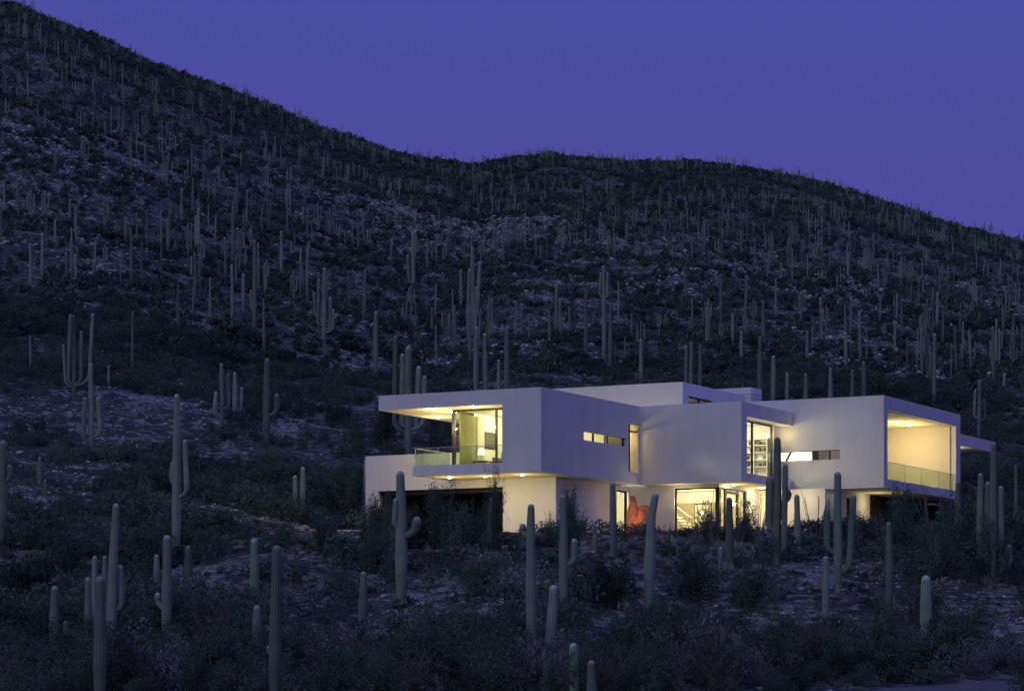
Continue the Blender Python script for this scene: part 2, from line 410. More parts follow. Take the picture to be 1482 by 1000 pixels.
def trunk_path(H, r, lean=(0, 0), bend=.0, n=15, rnd=None, kink=None):
    rnd = rnd or random
    t = np.linspace(0, 1, n); ph = rnd.uniform(0, 6.28); ph2 = rnd.uniform(0, 6.28)
    x = lean[0] * t + bend * np.sin(t * 3.1 + ph) * t * H * .5; y = lean[1] * t + bend * np.sin(t * 2.3 + ph2) * t * H * .5
    if kink: x = np.where(t < kink[0], x, x + (t - kink[0]) / (1 - kink[0]) * kink[1])
    zb = -.35
    z = zb + (H - r * 1.2 - zb) * t
    base = rnd.uniform(.62, .8); tp = rnd.uniform(.18, .36)
    R = r * (base + (1 - base) * sstep(t / .4)) * (1 - tp * np.clip((t - .45) / .55, 0, 1) ** 1.3) * (1 + .035 * np.sin(t * rnd.uniform(9, 20) + ph))
    return [np.array(p) for p in zip(x, y, z)], list(R)

def at_height(P, z):
    P = np.array(P); return np.array([np.interp(z, P[:, 2], P[:, 0]), np.interp(z, P[:, 2], P[:, 1])])

def arm_path(P, za, dx, dy, ztop, r, rnd=random):
    """arm leaves the trunk at height za, swings out by dx,dy and climbs to ztop"""
    b = at_height(P, za); L = math.hypot(dx, dy); h = max(ztop - r - za, .12)
    el = min(h * .8, L * .62 + .10)
    pts = []; rad = []
    for t in np.linspace(0, 1, 7):
        a = t * math.pi / 2
        pts.append((b[0] + dx * math.sin(a), b[1] + dy * math.sin(a), za + el * (1 - math.cos(a)))); rad.append(r * (.72 + .28 * t))
    ex, ey = rnd.uniform(-.06, .06) * h, rnd.uniform(-.04, .04) * h
    rem = h - el
    if rem > .05:
        for t in np.linspace(0, 1, 7)[1:]:
            pts.append((b[0] + dx + ex * t, b[1] + dy + ey * t, za + el + rem * t)); rad.append(r * (1 + .06 * math.sin(3 * t) - .14 * max(0, t - .6)))
    return pts, rad

def saguaro(px, top, base, w, label, arms=(), lean=0.0, kink=None, group=None, seed=None, bend=.012):
    rnd = random.Random(seed if seed is not None else int(px * 7 + top * 3))
    X, Y, Z = hit(px - lean, base); s = Y / F
    z1 = (HOR - top) * s; H = max(z1 - Z, .8)
    r = max(w * s / 2 * 1.0, .07)
    P, R = trunk_path(H, r, (lean * s, rnd.uniform(-.1, .1)), bend, rnd=rnd, kink=(kink[0], kink[1] * s) if kink else None)
    near = w > 6
    if arms:
        root = empty('saguaro_cactus', (X, Y, Z))
        tube_obj('trunk', P, R, root, foot=True, sub=2, ribs=11 if near else 7)
        for (apx, atop, aatt, aw) in arms:
            za = (HOR - aatt) * s - Z; zt = (HOR - atop) * s - Z
            c = at_height(P, za); dx = (apx - px + lean) * s - c[0]
            dy = rnd.uniform(-.25, .25)
            ap, ar = arm_path(P, za, dx, dy, zt, max(aw * s / 2 * 1.05, .06), rnd)
            tube_obj('arm', ap, ar, root, ribs=9 if near else 6)
    else:
        root = tube_obj('saguaro_cactus', P, R, None, foot=True, ribs=11 if near else 7); root.location = (X, Y, Z)
    tag(root, label, 'cactus', group)
    return root

HERO = [  # px, top, base, width, label, arms, extra
 (4,636,787,13,'saguaro cut by the left photo edge with one stubby arm on its right',[(15,673,697,9)],{}),
 (57,659,702,7,'small slim saguaro low on the left, taller of a close pair in brush',(),{}),
 (65,692,718,7,'very small saguaro beside a taller slim one low on the left',(),{}),
 (78,846,957,14,'bottom left saguaro with one short low arm reaching up on its right',[(95,899,930,8)],{'lean':2}),
 (128,834,948,12,'short thick saguaro half hidden behind the column nearest the bottom left corner',(),{}),
 (137,803,935,10,'knobby topped saguaro peeking above the thick bottom left column, left of two',(),{}),
 (152,802,938,10,'knobby topped saguaro peeking above the thick bottom left column, right of two',(),{}),
 (144,832,1030,19,'thick flat topped saguaro rising out of the bottom edge at lower left',(),{'bend':.004}),
 (167,726,966,15,'tall saguaro at lower left with one fat arm pressed against its right side',[(174,818,884,11)],{'lean':8}),
 (241,773,954,15,'stout lower left saguaro with a small round bud arm on its left',[(228,858,880,10)],{}),
 (255,568,815,13,'very tall slim saguaro on the left with a long raised arm on its right',[(271,638,720,7),(248,668,700,7)],{}),
 (227,800,872,11,'short saguaro standing left of the stout one with a bud arm',(),{}),
 (273,787,842,13,'short blurred saguaro just right of the very tall slim one',(),{}),
 (368,778,872,14,'medium saguaro left of centre standing behind a shorter fat one',(),{}),
 (372,873,968,16,'short fat saguaro with pale tip near the bottom left of centre',(),{}),
 (399,787,1030,17,'tall clean saguaro running off the bottom edge with a tiny side bud',[(389,932,948,7)],{'lean':2}),
 (526,825,907,13,'plain armless saguaro standing alone below the garage',(),{'lean':2}),
 (580,678,876,18,'large saguaro in front of the garage with arms on both sides',[(602,749,776,13),(571,722,765,7)],{}),
 (711,719,788,10,'brownish leaning saguaro beside the spiny bush at the garage corner',(),{'lean':4}),
 (769,726,957,16,'tall straight saguaro below the left wing corner with a short left arm',[(757,758,776,10)],{}),
 (814,714,908,13,'saguaro before the shaded lower wall with one arm on its right',[(831,780,818,10)],{'lean':-2}),
 (801,845,956,16,'leaning armless saguaro between two taller ones below the left wing',(),{'lean':8}),
 (830,928,1018,18,'fat low saguaro at the bottom centre, left of a pair',(),{'lean':-5}),
 (856,953,1018,15,'small low saguaro at the bottom centre, right of a pair',(),{}),
 (887,697,808,10,'slim saguaro in front of the narrow lit window beside the sculpture',(),{}),
 (861,757,800,8,'tiny saguaro in front of the shaded lower wall',(),{}),
 (942,710,884,16,'crook topped saguaro bending right in front of the orange sculpture',(),{'lean':4,'kink':(.84,5)}),
 (1056,718,828,12,'plain saguaro in front of the glazed lower room door',(),{}),
 (1043,790,852,8,'small thin saguaro just below the glazed lower room',(),{}),
 (1124,630,816,14,'tall saguaro with three arms rising in front of the library window',[(1113,690,768,10),(1134,672,800,8),(1142,709,730,7)],{}),
 (1154,714,799,10,'slim armless saguaro before the tan lower wall beside the ocotillo',(),{}),
 (1195,803,897,11,'pale slim saguaro right of centre, below the three stemmed one',(),{}),
 (1213,681,862,13,'three stemmed saguaro in front of the right wing lower corner',[(1197,735,800,9),(1229,717,828,9)],{}),
 (1287,753,888,12,'plain saguaro standing below the right wing balcony',(),{}),
 (1340,831,917,18,'short thick bullet shaped saguaro near the lower right',(),{'bend':.002}),
 (1387,695,775,9,'saguaro touching the far corner of the right wing balcony',(),{}),
 (1419,682,818,12,'pale tall saguaro right of the house, left of a clump of three',[(1428,698,800,8)],{}),
 (1438,637,842,12,'tallest saguaro right of the house with arms on its right side',[(1449,704,795,8),(1461,789,828,9)],{}),
 (1471,672,768,6,'thin saguaro near the right photo edge beside the tall armed clump',(),{}),
 (689,471,597,8,'saguaro rising behind the roof, leftmost of three together',(),{}),
 (702,481,597,8,'saguaro rising behind the roof, middle and shortest of three together',(),{}),
 (733,472,597,8,'yellowish straight saguaro rising behind the left wing roof',(),{}),
 (722,520,597,6,'stubby saguaro just showing behind the left wing roof',(),{}),
 (591,500,668,12,'many armed saguaro seen above and below the terrace roof',[(571,486,625,7),(582,512,618,8),(602,530,628,8),(613,545,622,7)],{}),
 (529,664,748,8,'thin saguaro standing against the left end of the garage wall',(),{}),
 (427,687,745,8,'shorter of two warm lit saguaros left of the garage',(),{}),
 (438,674,748,9,'taller of two warm lit saguaros left of the garage',(),{}),
 (544,449,541,8,'plain saguaro on the slope above the terrace roof',(),{}),
 (571,486,560,5,'slender saguaro on the slope just above the terrace roof end',(),{}),
 (469,386,507,8,'bushy candelabra saguaro on the mid left slope with many arms',[(460,405,472,5),(464,395,468,4),(456,425,462,4),(478,430,478,6),(482,448,482,4)],{}),
 (386,517,646,11,'thick saguaro on the left slope with one short arm on its right',[(401,571,602,8)],{}),
 (382,432,515,5,'slim saguaro directly behind the thick one on the left slope',(),{}),
 (321,525,612,7,'left slope saguaro of a close pair, with an arm on each side',[(331,541,592,5),(312,568,604,6)],{}),
 (340,537,612,8,'left slope saguaro of a close pair, with one curved arm',[(348,560,596,5)],{}),
 (258,412,487,5,'single slim pole saguaro on open pale ground of the left slope',(),{}),
 (368,347,484,6,'very tall pole saguaro on the left slope with a notch half way',[(364,420,450,4)],{}),
 (352,395,452,5,'short pole saguaro left of the very tall pole one',(),{}),
 (407,334,402,5,'straight saguaro on the left slope above the candelabra one',(),{}),
 (337,298,384,6,'tall saguaro high on the left slope with a low right hook',[(342,350,365,3)],{}),
 (287,300,372,6,'high left slope saguaro with a close left stem',[(283,312,360,4),(293,340,366,3)],{}),
 (80,317,362,4,'leftward slope saguaro, topmost of a loose trio of poles',(),{}),
 (61,336,404,5,'leftward slope saguaro, middle of a loose trio of poles',(),{}),
 (44,352,420,4,'leftward slope saguaro, lowest of a loose trio of poles',[(48,375,402,3)],{}),
 (103,344,418,5,'fork shaped saguaro with two arms on the far left slope',[(97,368,408,4),(109,368,405,4)],{}),
 (190,330,416,5,'thin pole saguaro standing behind pale rocks on the left slope',(),{}),
 (107,455,580,6,'wide candelabra saguaro with splayed arms on the far left',[(99,456,556,5),(95,500,560,4),(118,480,556,5),(130,455,558,5)],{}),
 (132,524,657,9,'saguaro on the far left with an arm on each side',[(121,576,640,6),(145,575,632,7)],{}),
 (157,528,560,4,'tiny pole saguaro right of the far left candelabra one',(),{}),
 (684,356,482,7,'tall middle slope saguaro with close side stems above the left wing',[(677,390,465,5),(690,380,462,5)],{}),
 (667,390,446,5,'short saguaro just left of the tall close stemmed one above the left wing',(),{}),
 (598,336,426,6,'tall saguaro in the middle slope above the many armed terrace one',[(592,370,410,4)],{}),
 (805,411,482,5,'pole saguaro on the middle slope, taller of two above the penthouse',(),{}),
 (795,448,503,5,'pole saguaro on the middle slope, shorter of two above the penthouse',(),{}),
 (848,424,517,6,'tall saguaro on pale ground above the central wing',(),{}),
 (874,383,532,7,'tall saguaro with bunched upper arms above the central wing',[(868,395,430,4),(879,395,432,4)],{}),
 (883,437,541,6,'smooth pole saguaro right of the bunched arm one above the central wing',(),{}),
 (928,490,560,6,'saguaro just above the penthouse roof left end',(),{}),
 (993,500,575,5,'saguaro behind the penthouse, leftmost of a row of three',(),{}),
 (1000,494,575,6,'saguaro behind the penthouse, middle of a row of three',(),{}),
 (1013,498,577,6,'saguaro behind the penthouse, rightmost of a row of three',(),{}),
 (1100,486,592,8,'thick saguaro behind the louvred roof block, taller of two',(),{}),
 (1119,514,596,7,'saguaro behind the louvred roof block, shorter of two',(),{}),
 (1139,539,598,6,'short saguaro right of the pair behind the louvred roof block',(),{}),
 (1166,539,600,7,'stubby saguaro behind the middle of the right wing roof',(),{}),
 (1202,531,600,7,'plain saguaro behind the right wing roof, left of a trio',(),{}),
 (1233,535,600,6,'plain saguaro behind the right wing roof, middle of a trio',(),{}),
 (1250,522,600,7,'plain saguaro behind the right wing roof, right of a trio',(),{}),
 (1224,480,537,5,'thin saguaro on the right slope above the right wing',(),{}),
 (1168,478,530,5,'thin saguaro on the right slope above the stubby one behind the roof',(),{}),
 (1073,478,532,5,'thin saguaro above the louvred roof block',(),{}),
 (1060,453,500,5,'small saguaro on the slope left of the louvred roof block',(),{}),
 (1043,396,455,5,'long pole saguaro high above the penthouse',(),{}),
 (1352,482,592,6,'tall pole saguaro on the right slope beyond the right wing corner',(),{}),
 (1346,500,560,5,'pole saguaro just left of the tall one beyond the right wing corner',(),{}),
 (1305,448,484,4,'small pole saguaro on the dark middle of the right slope',(),{}),
 (1187,430,458,4,'small pole saguaro in the right slope centre',(),{}),
 (1453,540,574,5,'small saguaro on pale rocks near the right photo edge',(),{}),
]
for (px, top, base, w, label, arms, kw) in HERO:
    saguaro(px, top, base, w, label, arms, **kw)
hero_xy = [(h[0], h[2]) for h in HERO]

# prototypes for the rest of the hillside
def proto_saguaro(n, seed):
    rnd = random.Random(seed); H = 7.0; r = rnd.uniform(.17, .23)
    P, R = trunk_path(H, r, (rnd.uniform(-.25, .25), rnd.uniform(-.2, .2)), .02, n=9, rnd=rnd)
    if n == 0:
        return tube_obj('saguaro_cactus', P, R, None, foot=True, ribs=7)
    root = empty('saguaro_cactus'); tube_obj('trunk', P, R, root, foot=True, ribs=7)
    for i in range(n):
        a = rnd.uniform(-.5, .5) + (math.pi if i % 2 else 0) + rnd.uniform(-.4, .4); L = rnd.uniform(.45, .9); za = rnd.uniform(2.2, 3.8)
        ap, ar = arm_path(P, za, L * math.cos(a), L * math.sin(a), min(za + rnd.uniform(1.3, 3.4), 6.8), r * .72, rnd)
        tube_obj('arm', ap, ar, root, ribs=6)
    return root
PROTO = [(0, proto_saguaro(0, 1)), (0, proto_saguaro(0, 2)), (0, proto_saguaro(0, 3)), (1, proto_saguaro(1, 4)), (2, proto_saguaro(2, 5)), (4, proto_saguaro(4, 6))]
used = set()
def form_label(n, X, Y):
    k = X / Y * F + CX
    form = {0: 'armless pole saguaro', 1: 'one armed saguaro', 2: 'two armed saguaro', 4: 'four armed candelabra saguaro'}[n]
    if Y < 200: dep = 'low on the slope'
    elif Y < 330: dep = 'part way up the slope'
    else: dep = 'higher up the slope'
    side = 'left of the house' if k < 530 else ('above the left wing' if k < 790 else ('above the central wing' if k < 1100 else 'near the right wing'))
    return '%s %s %s' % (form, dep, side)
cand = []
tries = 0
while len(cand) < 2750 and tries < 60000:
    tries += 1
    Y = math.sqrt(random.uniform(150 ** 2, 1075 ** 2)); k = random.uniform(-.23, .23); X = k * Y
    den = .12 + 2.3 * float(fbm(np.array([X / 60.]), np.array([Y / 60.]), 3)[0]) + .35
    if Y > 420: den += .12
    if Y < 210: den *= .45
    if random.random() > den: continue
    a, b = local(X, Y)
    if -16 < a < 15 and -4 < b < 42: continue
    cand.append((X, Y))
cand.sort(key=lambda p: p[1])
N_IND = 300 - len(HERO)
C = np.array(cand); CZ = height(C[:, 0], C[:, 1])
ci = 0; made = 0; rest = []
for (X, Y), Z in zip(cand, CZ):
    px = X / Y * F + CX; py = HOR - Z / Y * F
    if min(abs(px - hx) * .9 + abs(py - hy) * .25 for hx, hy in hero_xy) < 5 and Y < 300: continue
    if made < N_IND and abs(px - CX) < 760:
        n, pr = random.choice(PROTO[:3] if random.random() < .68 else PROTO[3:])
        s = random.uniform(.36, .86) * (.85 if n else 1)
        if made < len(PROTO) and pr.get('label') is None: o = pr; o.location = (X, Y, Z); o.scale = (s, s, s)
        else: o = dup(pr, (X, Y, Z), random.choice((0, math.pi)) + random.uniform(-.5, .5), (s * random.uniform(.85, 1.15),) * 2 + (s,))
        tag(o, form_label(n, X, Y), 'cactus', form_label(n, X, Y).replace('saguaro', 'saguaros', 1)); made += 1
    else: rest.append((X, Y, Z))
for n, pr in PROTO:
    if pr.get('label') is None:
        for c in list(pr.children): bpy.data.objects.remove(c)
        bpy.data.objects.remove(pr)

def far_cactus_stuff(pts):
    Vs = []; Fs = []; off = 0; m = 5
    ang = np.arange(m) * 2 * math.pi / m
    def col(x, y, z0, z1, r):
        nonlocal off
        hs = [z0 - .3, z0 + (z1 - z0) * .5, z1 - r, z1]; rs = [r * .8, r, r * .85, r * .15]
        for h, q in zip(hs, rs): Vs.append(np.stack([x + q * np.cos(ang), y + q * np.sin(ang), np.full(m, h)], 1))
        ix = np.arange(4 * m).reshape(4, m) + off
        Fs.append(np.stack([ix[:-1].ravel(), np.roll(ix[:-1], -1, 1).ravel(), np.roll(ix[1:], -1, 1).ravel(), ix[1:].ravel()], 1)); off += 4 * m
    for X, Y, Z in pts:
        f_ = min(max((Y - 300) / 500, 0), 1); H = random.uniform(2.4, 6.4 - 1.6 * f_) * (1 if random.random() < .6 else .7); r = random.uniform(.10, .17)
        col(X, Y, Z, Z + H, r)
        if random.random() < .35:
            for s in random.sample((-1, 1), random.choice((1, 2))):
                d = s * random.uniform(.4, .7); zb = Z + H * random.uniform(.35, .5)
                Vs.append(np.array([(X, Y, zb - .15), (X + d, Y, zb - .05), (X + d, Y, zb + .2), (X, Y, zb + .1)], float)); Fs.append(np.array([[0, 1, 2, 3]]) + off); off += 4
                col(X + d, Y, zb + .3, min(zb + random.uniform(1.2, 3), Z + H * .95), r * .7)
    return mesh_from('distant_saguaros', np.concatenate(Vs), np.concatenate(Fs), M['far_saguaro'], True)
o = link('distant_saguaros', far_cactus_stuff(rest)); tag(o, 'distant saguaros covering the hillside up to the skyline', 'cacti', kind='stuff')

# ------------------------------------------------------------------ brush
def shrub_arrays(seed, leaves=2600, stems=9, airy=.5, size=.035, spread=1.0, upright=.3):
    """unit shrub (radius about 1, height about 1): stems, twigs and leaf clusters"""
    r = np.random.default_rng(seed)
    SV = []; SF = []; so = 0
    def twig(p, q, w0, w1):
        nonlocal so
        d = q - p; d /= np.linalg.norm(d) + 1e-9
        u = np.cross(d, [0.31, .77, .55]); u /= np.linalg.norm(u); w = np.cross(d, u)
        for c, ww in ((p, w0), (q, w1)):
            for k in range(3):
                a = k * 2.094; SV.append(c + ww * (math.cos(a) * u + math.sin(a) * w))
        for k in range(3):
            j = (k + 1) % 3; SF.append((so + k, so + j, so + 3 + j, so + 3 + k))
        so += 6
    tips = []
    for i in range(stems):
        az = i / stems * 6.283 + r.uniform(-.35, .35); el = r.uniform(.35, 1.45)
        d = np.array([math.cos(az) * math.cos(el), math.sin(az) * math.cos(el), math.sin(el) * (1 + upright)])
        L = r.uniform(.55, .95); p = np.zeros(3); nseg = 4
        pts = [p]
        for s in range(nseg):
            d = d + r.normal(0, .16, 3); d /= np.linalg.norm(d); d[2] = max(d[2], .05)
            q = pts[-1] + d * L / nseg * np.array([spread, spread, 1]); twig(pts[-1], q, .022 * (1 - s / 5), .022 * (1 - (s + 1) / 5)); pts.append(q)
        for s in range(1, nseg + 1):
            for _ in range(4):
                dd = d + r.normal(0, .7, 3); dd /= np.linalg.norm(dd); q = pts[s] + dd * r.uniform(.12, .34)
                q[2] = max(q[2], .03); twig(pts[s], q, .008, .003)
                for _ in range(2):
                    d3 = dd + r.normal(0, .6, 3); d3 /= np.linalg.norm(d3); q2 = q + d3 * r.uniform(.06, .18); q2[2] = max(q2[2], .02)
                    twig(q, q2, .004, .002); tips.append((q, q2))
    tips_a = np.array([t[0] for t in tips]); tips_b = np.array([t[1] for t in tips])
    n = leaves; k = r.integers(0, len(tips), n); t = r.uniform(-.4, 1.15, n)[:, None]
    c = tips_a[k] * (1 - t) + tips_b[k] * t + r.normal(0, .035 + .05 * airy, (n, 3)); c[:, 2] = np.abs(c[:, 2])
    d1 = r.normal(0, 1, (n, 3)); d1[:, 2] += .5; d1 /= np.linalg.norm(d1, axis=1)[:, None]
    d2 = np.cross(d1, r.normal(0, 1, (n, 3))); d2 /= np.linalg.norm(d2, axis=1)[:, None]
    s = size * r.uniform(.5, 1.4, n)[:, None]
    V = np.stack([c - d1 * s, c + d2 * s * .42, c + d1 * s, c - d2 * s * .42], 1).reshape(-1, 3)
    Fc = np.arange(4 * n).reshape(n, 4)
    return np.array(SV), np.array(SF), V, Fc

def make_shrub(seed, leaf, **kw):
    SV, SF, LV, LF = shrub_arrays(seed, **kw)
    root = empty('desert_shrub')
    link('stems', mesh_from('stems', SV, SF, M['twig']), root)
    link('foliage', mesh_from('foliage', LV, LF, M[leaf]), root)
    return root
SH = [make_shrub(21, 'leaf_dark', leaves=5200, stems=11, size=.035), make_shrub(22, 'leaf_olive', leaves=5200, stems=12, size=.032, airy=.8),
      make_shrub(23, 'leaf_dark', leaves=6500, stems=14, size=.03, upright=.6), make_shrub(24, 'leaf_grey', leaves=3000, stems=10, size=.028, airy=.3),
      make_shrub(25, 'leaf_olive', leaves=1500, stems=16, size=.03, upright=.9), make_shrub(26, 'leaf_grey', leaves=900, stems=16, size=.028, upright=.2)]
for s in SH: s.hide_render = True
SHN = ['dense dark round desert bush', 'loose olive desert bush', 'tall dense dark bush', 'pale grey green bush', 'sparse twiggy olive bush', 'sparse pale twiggy bush']
first = [True] * len(SH)
def place_shrub(kind, X, Y, Z, w, h, label, group=None, rz=None, cat='bush'):
    rz = random.uniform(0, 6.28) if rz is None else rz
    if first[kind]:
        o = SH[kind]; first[kind] = False; o.hide_render = False; o.location = (X, Y, Z - .05); o.rotation_euler = (0, 0, rz); o.scale = (w, w, h)
    else: o = dup(SH[kind], (X, Y, Z - .05), rz, (w, w, h))
    return tag(o, label, cat, group)
SPEC = [ # px, base y, half width px, height px, kind, label, category
 (716,790,26,100,4,'spiny dark tree like bush in front of the garage corner','bush'),
 (640,795,42,78,2,'broad dark bush filling the garage opening left of the spiny one','bush'),
 (602,792,30,62,0,'dark round bush behind the large two armed saguaro','bush'),
 (828,800,30,78,2,'dark leafy bush against the shaded lower wall','bush'),
 (795,792,16,45,4,'small twiggy bush at the lit lower wall corner','bush'),
 (1022,784,34,52,4,'dark twiggy bush silhouetted against the glazed lower room','bush'),
 (1082,785,22,55,1,'olive bush beside the glazed door','bush'),
 (1238,790,20,60,5,'pale leafy bush lit by the lower corner doorway','bush'),
 (1300,800,48,80,2,'big dark bush under the right wing balcony','bush'),
 (1365,835,46,95,1,'big olive bush below the far end of the balcony','bush'),
 (1440,840,40,90,0,'big dark bush right of the house under the armed saguaros','bush'),
 (662,806,36,74,0,'dense dark bush low in front of the middle of the garage opening','bush'),
 (692,802,26,62,2,'dark bush in front of the right end of the garage opening','bush'),
 (575,800,28,62,2,'dark bush touching the left side of the large two armed saguaro','bush'),
 (548,797,34,66,2,'broad dark bush hiding the foot of the garage left pier','bush'),
 (536,790,24,46,0,'dark bush before the left pier of the garage','bush'),
 (560,780,24,50,0,'dark bush at the left end of the garage','bush'),
 (500,745,38,62,2,'dark wide bush left of the garage wall','bush'),
 (470,800,34,50,0,'dark low bush in front of the pale driveway, left one','bush'),
 (545,830,40,60,0,'dark low bush in front of the pale driveway, right one','bush'),
 (555,650,36,70,2,'tall dark bush behind the terrace railing','bush'),
 (632,650,34,60,2,'dark bush behind the terrace railing, nearer the corner post','bush'),
 (1330,905,48,70,1,'round olive bush around the short bullet shaped saguaro','bush'),
 (1450,965,40,38,5,'low pale twiggy bush beside the road at lower right','bush'),
 (880,880,60,72,0,'large dark bush below the orange sculpture','bush'),
 (1010,870,60,70,2,'large dark bush below the glazed room','bush'),
 (1090,880,50,66,0,'large dark bush below the three armed saguaro','bush'),
 (700,860,50,60,0,'large dark bush between the garage and the tall straight saguaro','bush'),
]
spec_xy = []
for (px, by, hw, hp, kind, label, cat) in SPEC:
    X, Y, Z = hit(px, by); s = Y / F
    a, b = local(X, Y)
    place_shrub(kind, X, Y, Z, hw * s, hp * s, label, cat=cat); spec_xy.append((X, Y, hw * s))
# many more bushes: the nearest as things, the others as one mass per band
pts = []
def bush_ok(X, Y):
    a, b = local(X, Y)
    if -13.6 < a < 12.6 and b > 1.0 and b < 39: return False
    if seg_dist(np.array([X]), np.array([Y]), DRIVE)[0] < 3.0 or seg_dist(np.array([X]), np.array([Y]), ROAD)[0] < 3.2: return False
    return True
t = 0
while t < 36000:
    t += 1
    Y = math.sqrt(random.uniform(80 ** 2, 260 ** 2)); X = random.uniform(-.245, .245) * Y
    if not bush_ok(X, Y): continue
    den = .42 + 1.5 * float(fbm(np.array([X / 16. + 50]), np.array([Y / 16.]), 3)[0])
    if Y < 112 : den += .12
    if Y > 150: den += .12
    den -= .62 * float(clearing(np.array([X]), np.array([Y]))[0])
    if random.random() > den: continue
    R = random.choice((random.uniform(.45, .9), random.uniform(.8, 1.4), random.uniform(1.2, 1.9))) * (.75 if Y > 165 else 1)
    if any((X - x) ** 2 + (Y - y) ** 2 < ((R + r) * .5) ** 2 for x, y, r in pts[-900:] if abs(Y - y) < 3): continue
    # keep some open view of the saguaro trunks and lower walls
    pts.append((X, Y, R))
    if len(pts) > 5200: break
pts.sort(key=lambda p: p[1])
Pn = np.array(pts); PZ = height(Pn[:, 0], Pn[:, 1])
ind = 0; mass = []
def bush_label(kind, X, Y):
    k = X / Y * F + CX
    side = 'far left' if k < 370 else 'left of centre' if k < 741 else 'right of centre' if k < 1112 else 'far right'
    dep = 'at the bottom of the picture' if Y < 99 else 'on the lower slope' if Y < 116 else 'just below house level' if Y < 135 else 'on the slope beside the house'
    return '%s %s, %s' % (SHN[kind], dep, side)
for (X, Y, R), Z in zip(pts, PZ):
    px = X / Y * F + CX
    R2 = R; H = R * random.uniform(.75, 1.25)
    # bushes right in front of the house are low garden plants
    if 520 < px < 1400 and 121 < Y < 142:
        H *= .5
        if 860 < px < 1180 and random.random() < .55: continue
    k = random.choices(range(6), (5, 4, 3, 2.2, 2.5, 1.4))[0]
    if ind < 300 - len(SPEC) and abs(px - CX) < 790:
        lb = bush_label(k, X, Y); place_shrub(k, X, Y, Z, R2, H, lb, lb.replace('bush', 'bushes', 1)); ind += 1
    else: mass.append((X, Y, Z, R2, H, k))
for k, f in enumerate(first):
    if f: 
        for c in list(SH[k].children): bpy.data.objects.remove(c)
        bpy.data.objects.remove(SH[k])

def clump_variant(seed, n, size):
    r = np.random.default_rng(seed)
    # leaves over a few overlapping lobes, denser outside
    L = r.integers(3, 6); cen = np.stack([r.uniform(-.5, .5, L), r.uniform(-.5, .5, L), r.uniform(.3, .62, L)], 1); rad = r.uniform(.32, .5, L)
    k = r.integers(0, L, n); d = r.normal(0, 1, (n, 3)); d /= np.linalg.norm(d, axis=1)[:, None]
    c = cen[k] + d * (rad[k] * r.uniform(.55, 1.1, n))[:, None]; c[:, 2] = np.abs(c[:, 2])
    d1 = r.normal(0, 1, (n, 3)); d1 /= np.linalg.norm(d1, axis=1)[:, None]
    d2 = np.cross(d1, r.normal(0, 1, (n, 3))); d2 /= np.linalg.norm(d2, axis=1)[:, None]
    s = size * r.uniform(.5, 1.4, n)[:, None]
    return np.stack([c - d1 * s, c + d2 * s * .6, c + d1 * s], 1)   # n,3,3
def scatter_mass(name, items, variants, mat, label):
    Vs = []
    for (X, Y, Z, R, H, k) in items:
        v = variants[random.randrange(len(variants))]
        a = random.uniform(0, 6.28); ca, sa = math.cos(a), math.sin(a)
        w = np.empty_like(v); w[..., 0] = (v[..., 0] * ca - v[..., 1] * sa) * R + X; w[..., 1] = (v[..., 0] * sa + v[..., 1] * ca) * R + Y; w[..., 2] = v[..., 2] * H + Z - .05
        Vs.append(w.reshape(-1, 3))
    V = np.concatenate(Vs); f = np.arange(len(V)).reshape(-1, 3)
    o = link(name, mesh_from(name, V, f, mat)); tag(o, label, 'brush', kind='stuff'); return o
scatter_mass('hillside_brush', mass, [clump_variant(i, 520, .085) for i in range(8)], M['leaf_far'], 'desert brush covering the slope around and behind the house')
lit = []
for _ in range(21000):
    Y = math.sqrt(random.uniform(82 ** 2, 175 ** 2)); X = random.uniform(-.24, .24) * Y
    if bush_ok(X, Y): lit.append((X, Y, hgt(X, Y) if False else 0, random.uniform(.10, .30) * (1.7 if random.random() < .15 else 1), 0, 0))
lz = height(np.array([q[0] for q in lit]), np.array([q[1] for q in lit]))
lit = [(q[0], q[1], z, q[3], q[3] * random.uniform(.5, 1.2), 0) for q, z in zip(lit, lz)]
scatter_mass('low_scrub', lit, [clump_variant(80 + i, 26, .3) for i in range(6)], M['scrub'], 'low dry scrub and grass tufts between the bushes')
far = []
nf = 108000
Yf = np.sqrt(rng.uniform(225 ** 2, 1120 ** 2, nf)); Xf = rng.uniform(-.245, .245, nf) * Yf
dn = .70 + .6 * fbm(Xf / 13. + 7, Yf / 22. + 3, 4) - .10 * clearing(Xf, Yf)
keep = rng.random(nf) < dn
Xf, Yf = Xf[keep], Yf[keep]; Zf = height(Xf, Yf)
for X, Y, Z in zip(Xf, Yf, Zf):
    R = random.uniform(.35, 1.0) * (1.6 if random.random() < .3 else 1) * (1 + .3 * min(max((Y - 350) / 300, 0), 1)); far.append((X, Y, Z, R, R * random.uniform(.7, 1.1), 0))
mid_items = [q for q in far if q[1] < 480]; far_items = [q for q in far if q[1] >= 480]
scatter_mass('distant_brush', mid_items, [clump_variant(40 + i, 64, .29) for i in range(6)], M['leaf_far'], 'distant brush on the middle of the hillside')
scatter_mass('ridge_brush', far_items, [clump_variant(60 + i, 26, .37) for i in range(6)], M['leaf_far'], 'far brush on the upper hillside and ridge line')

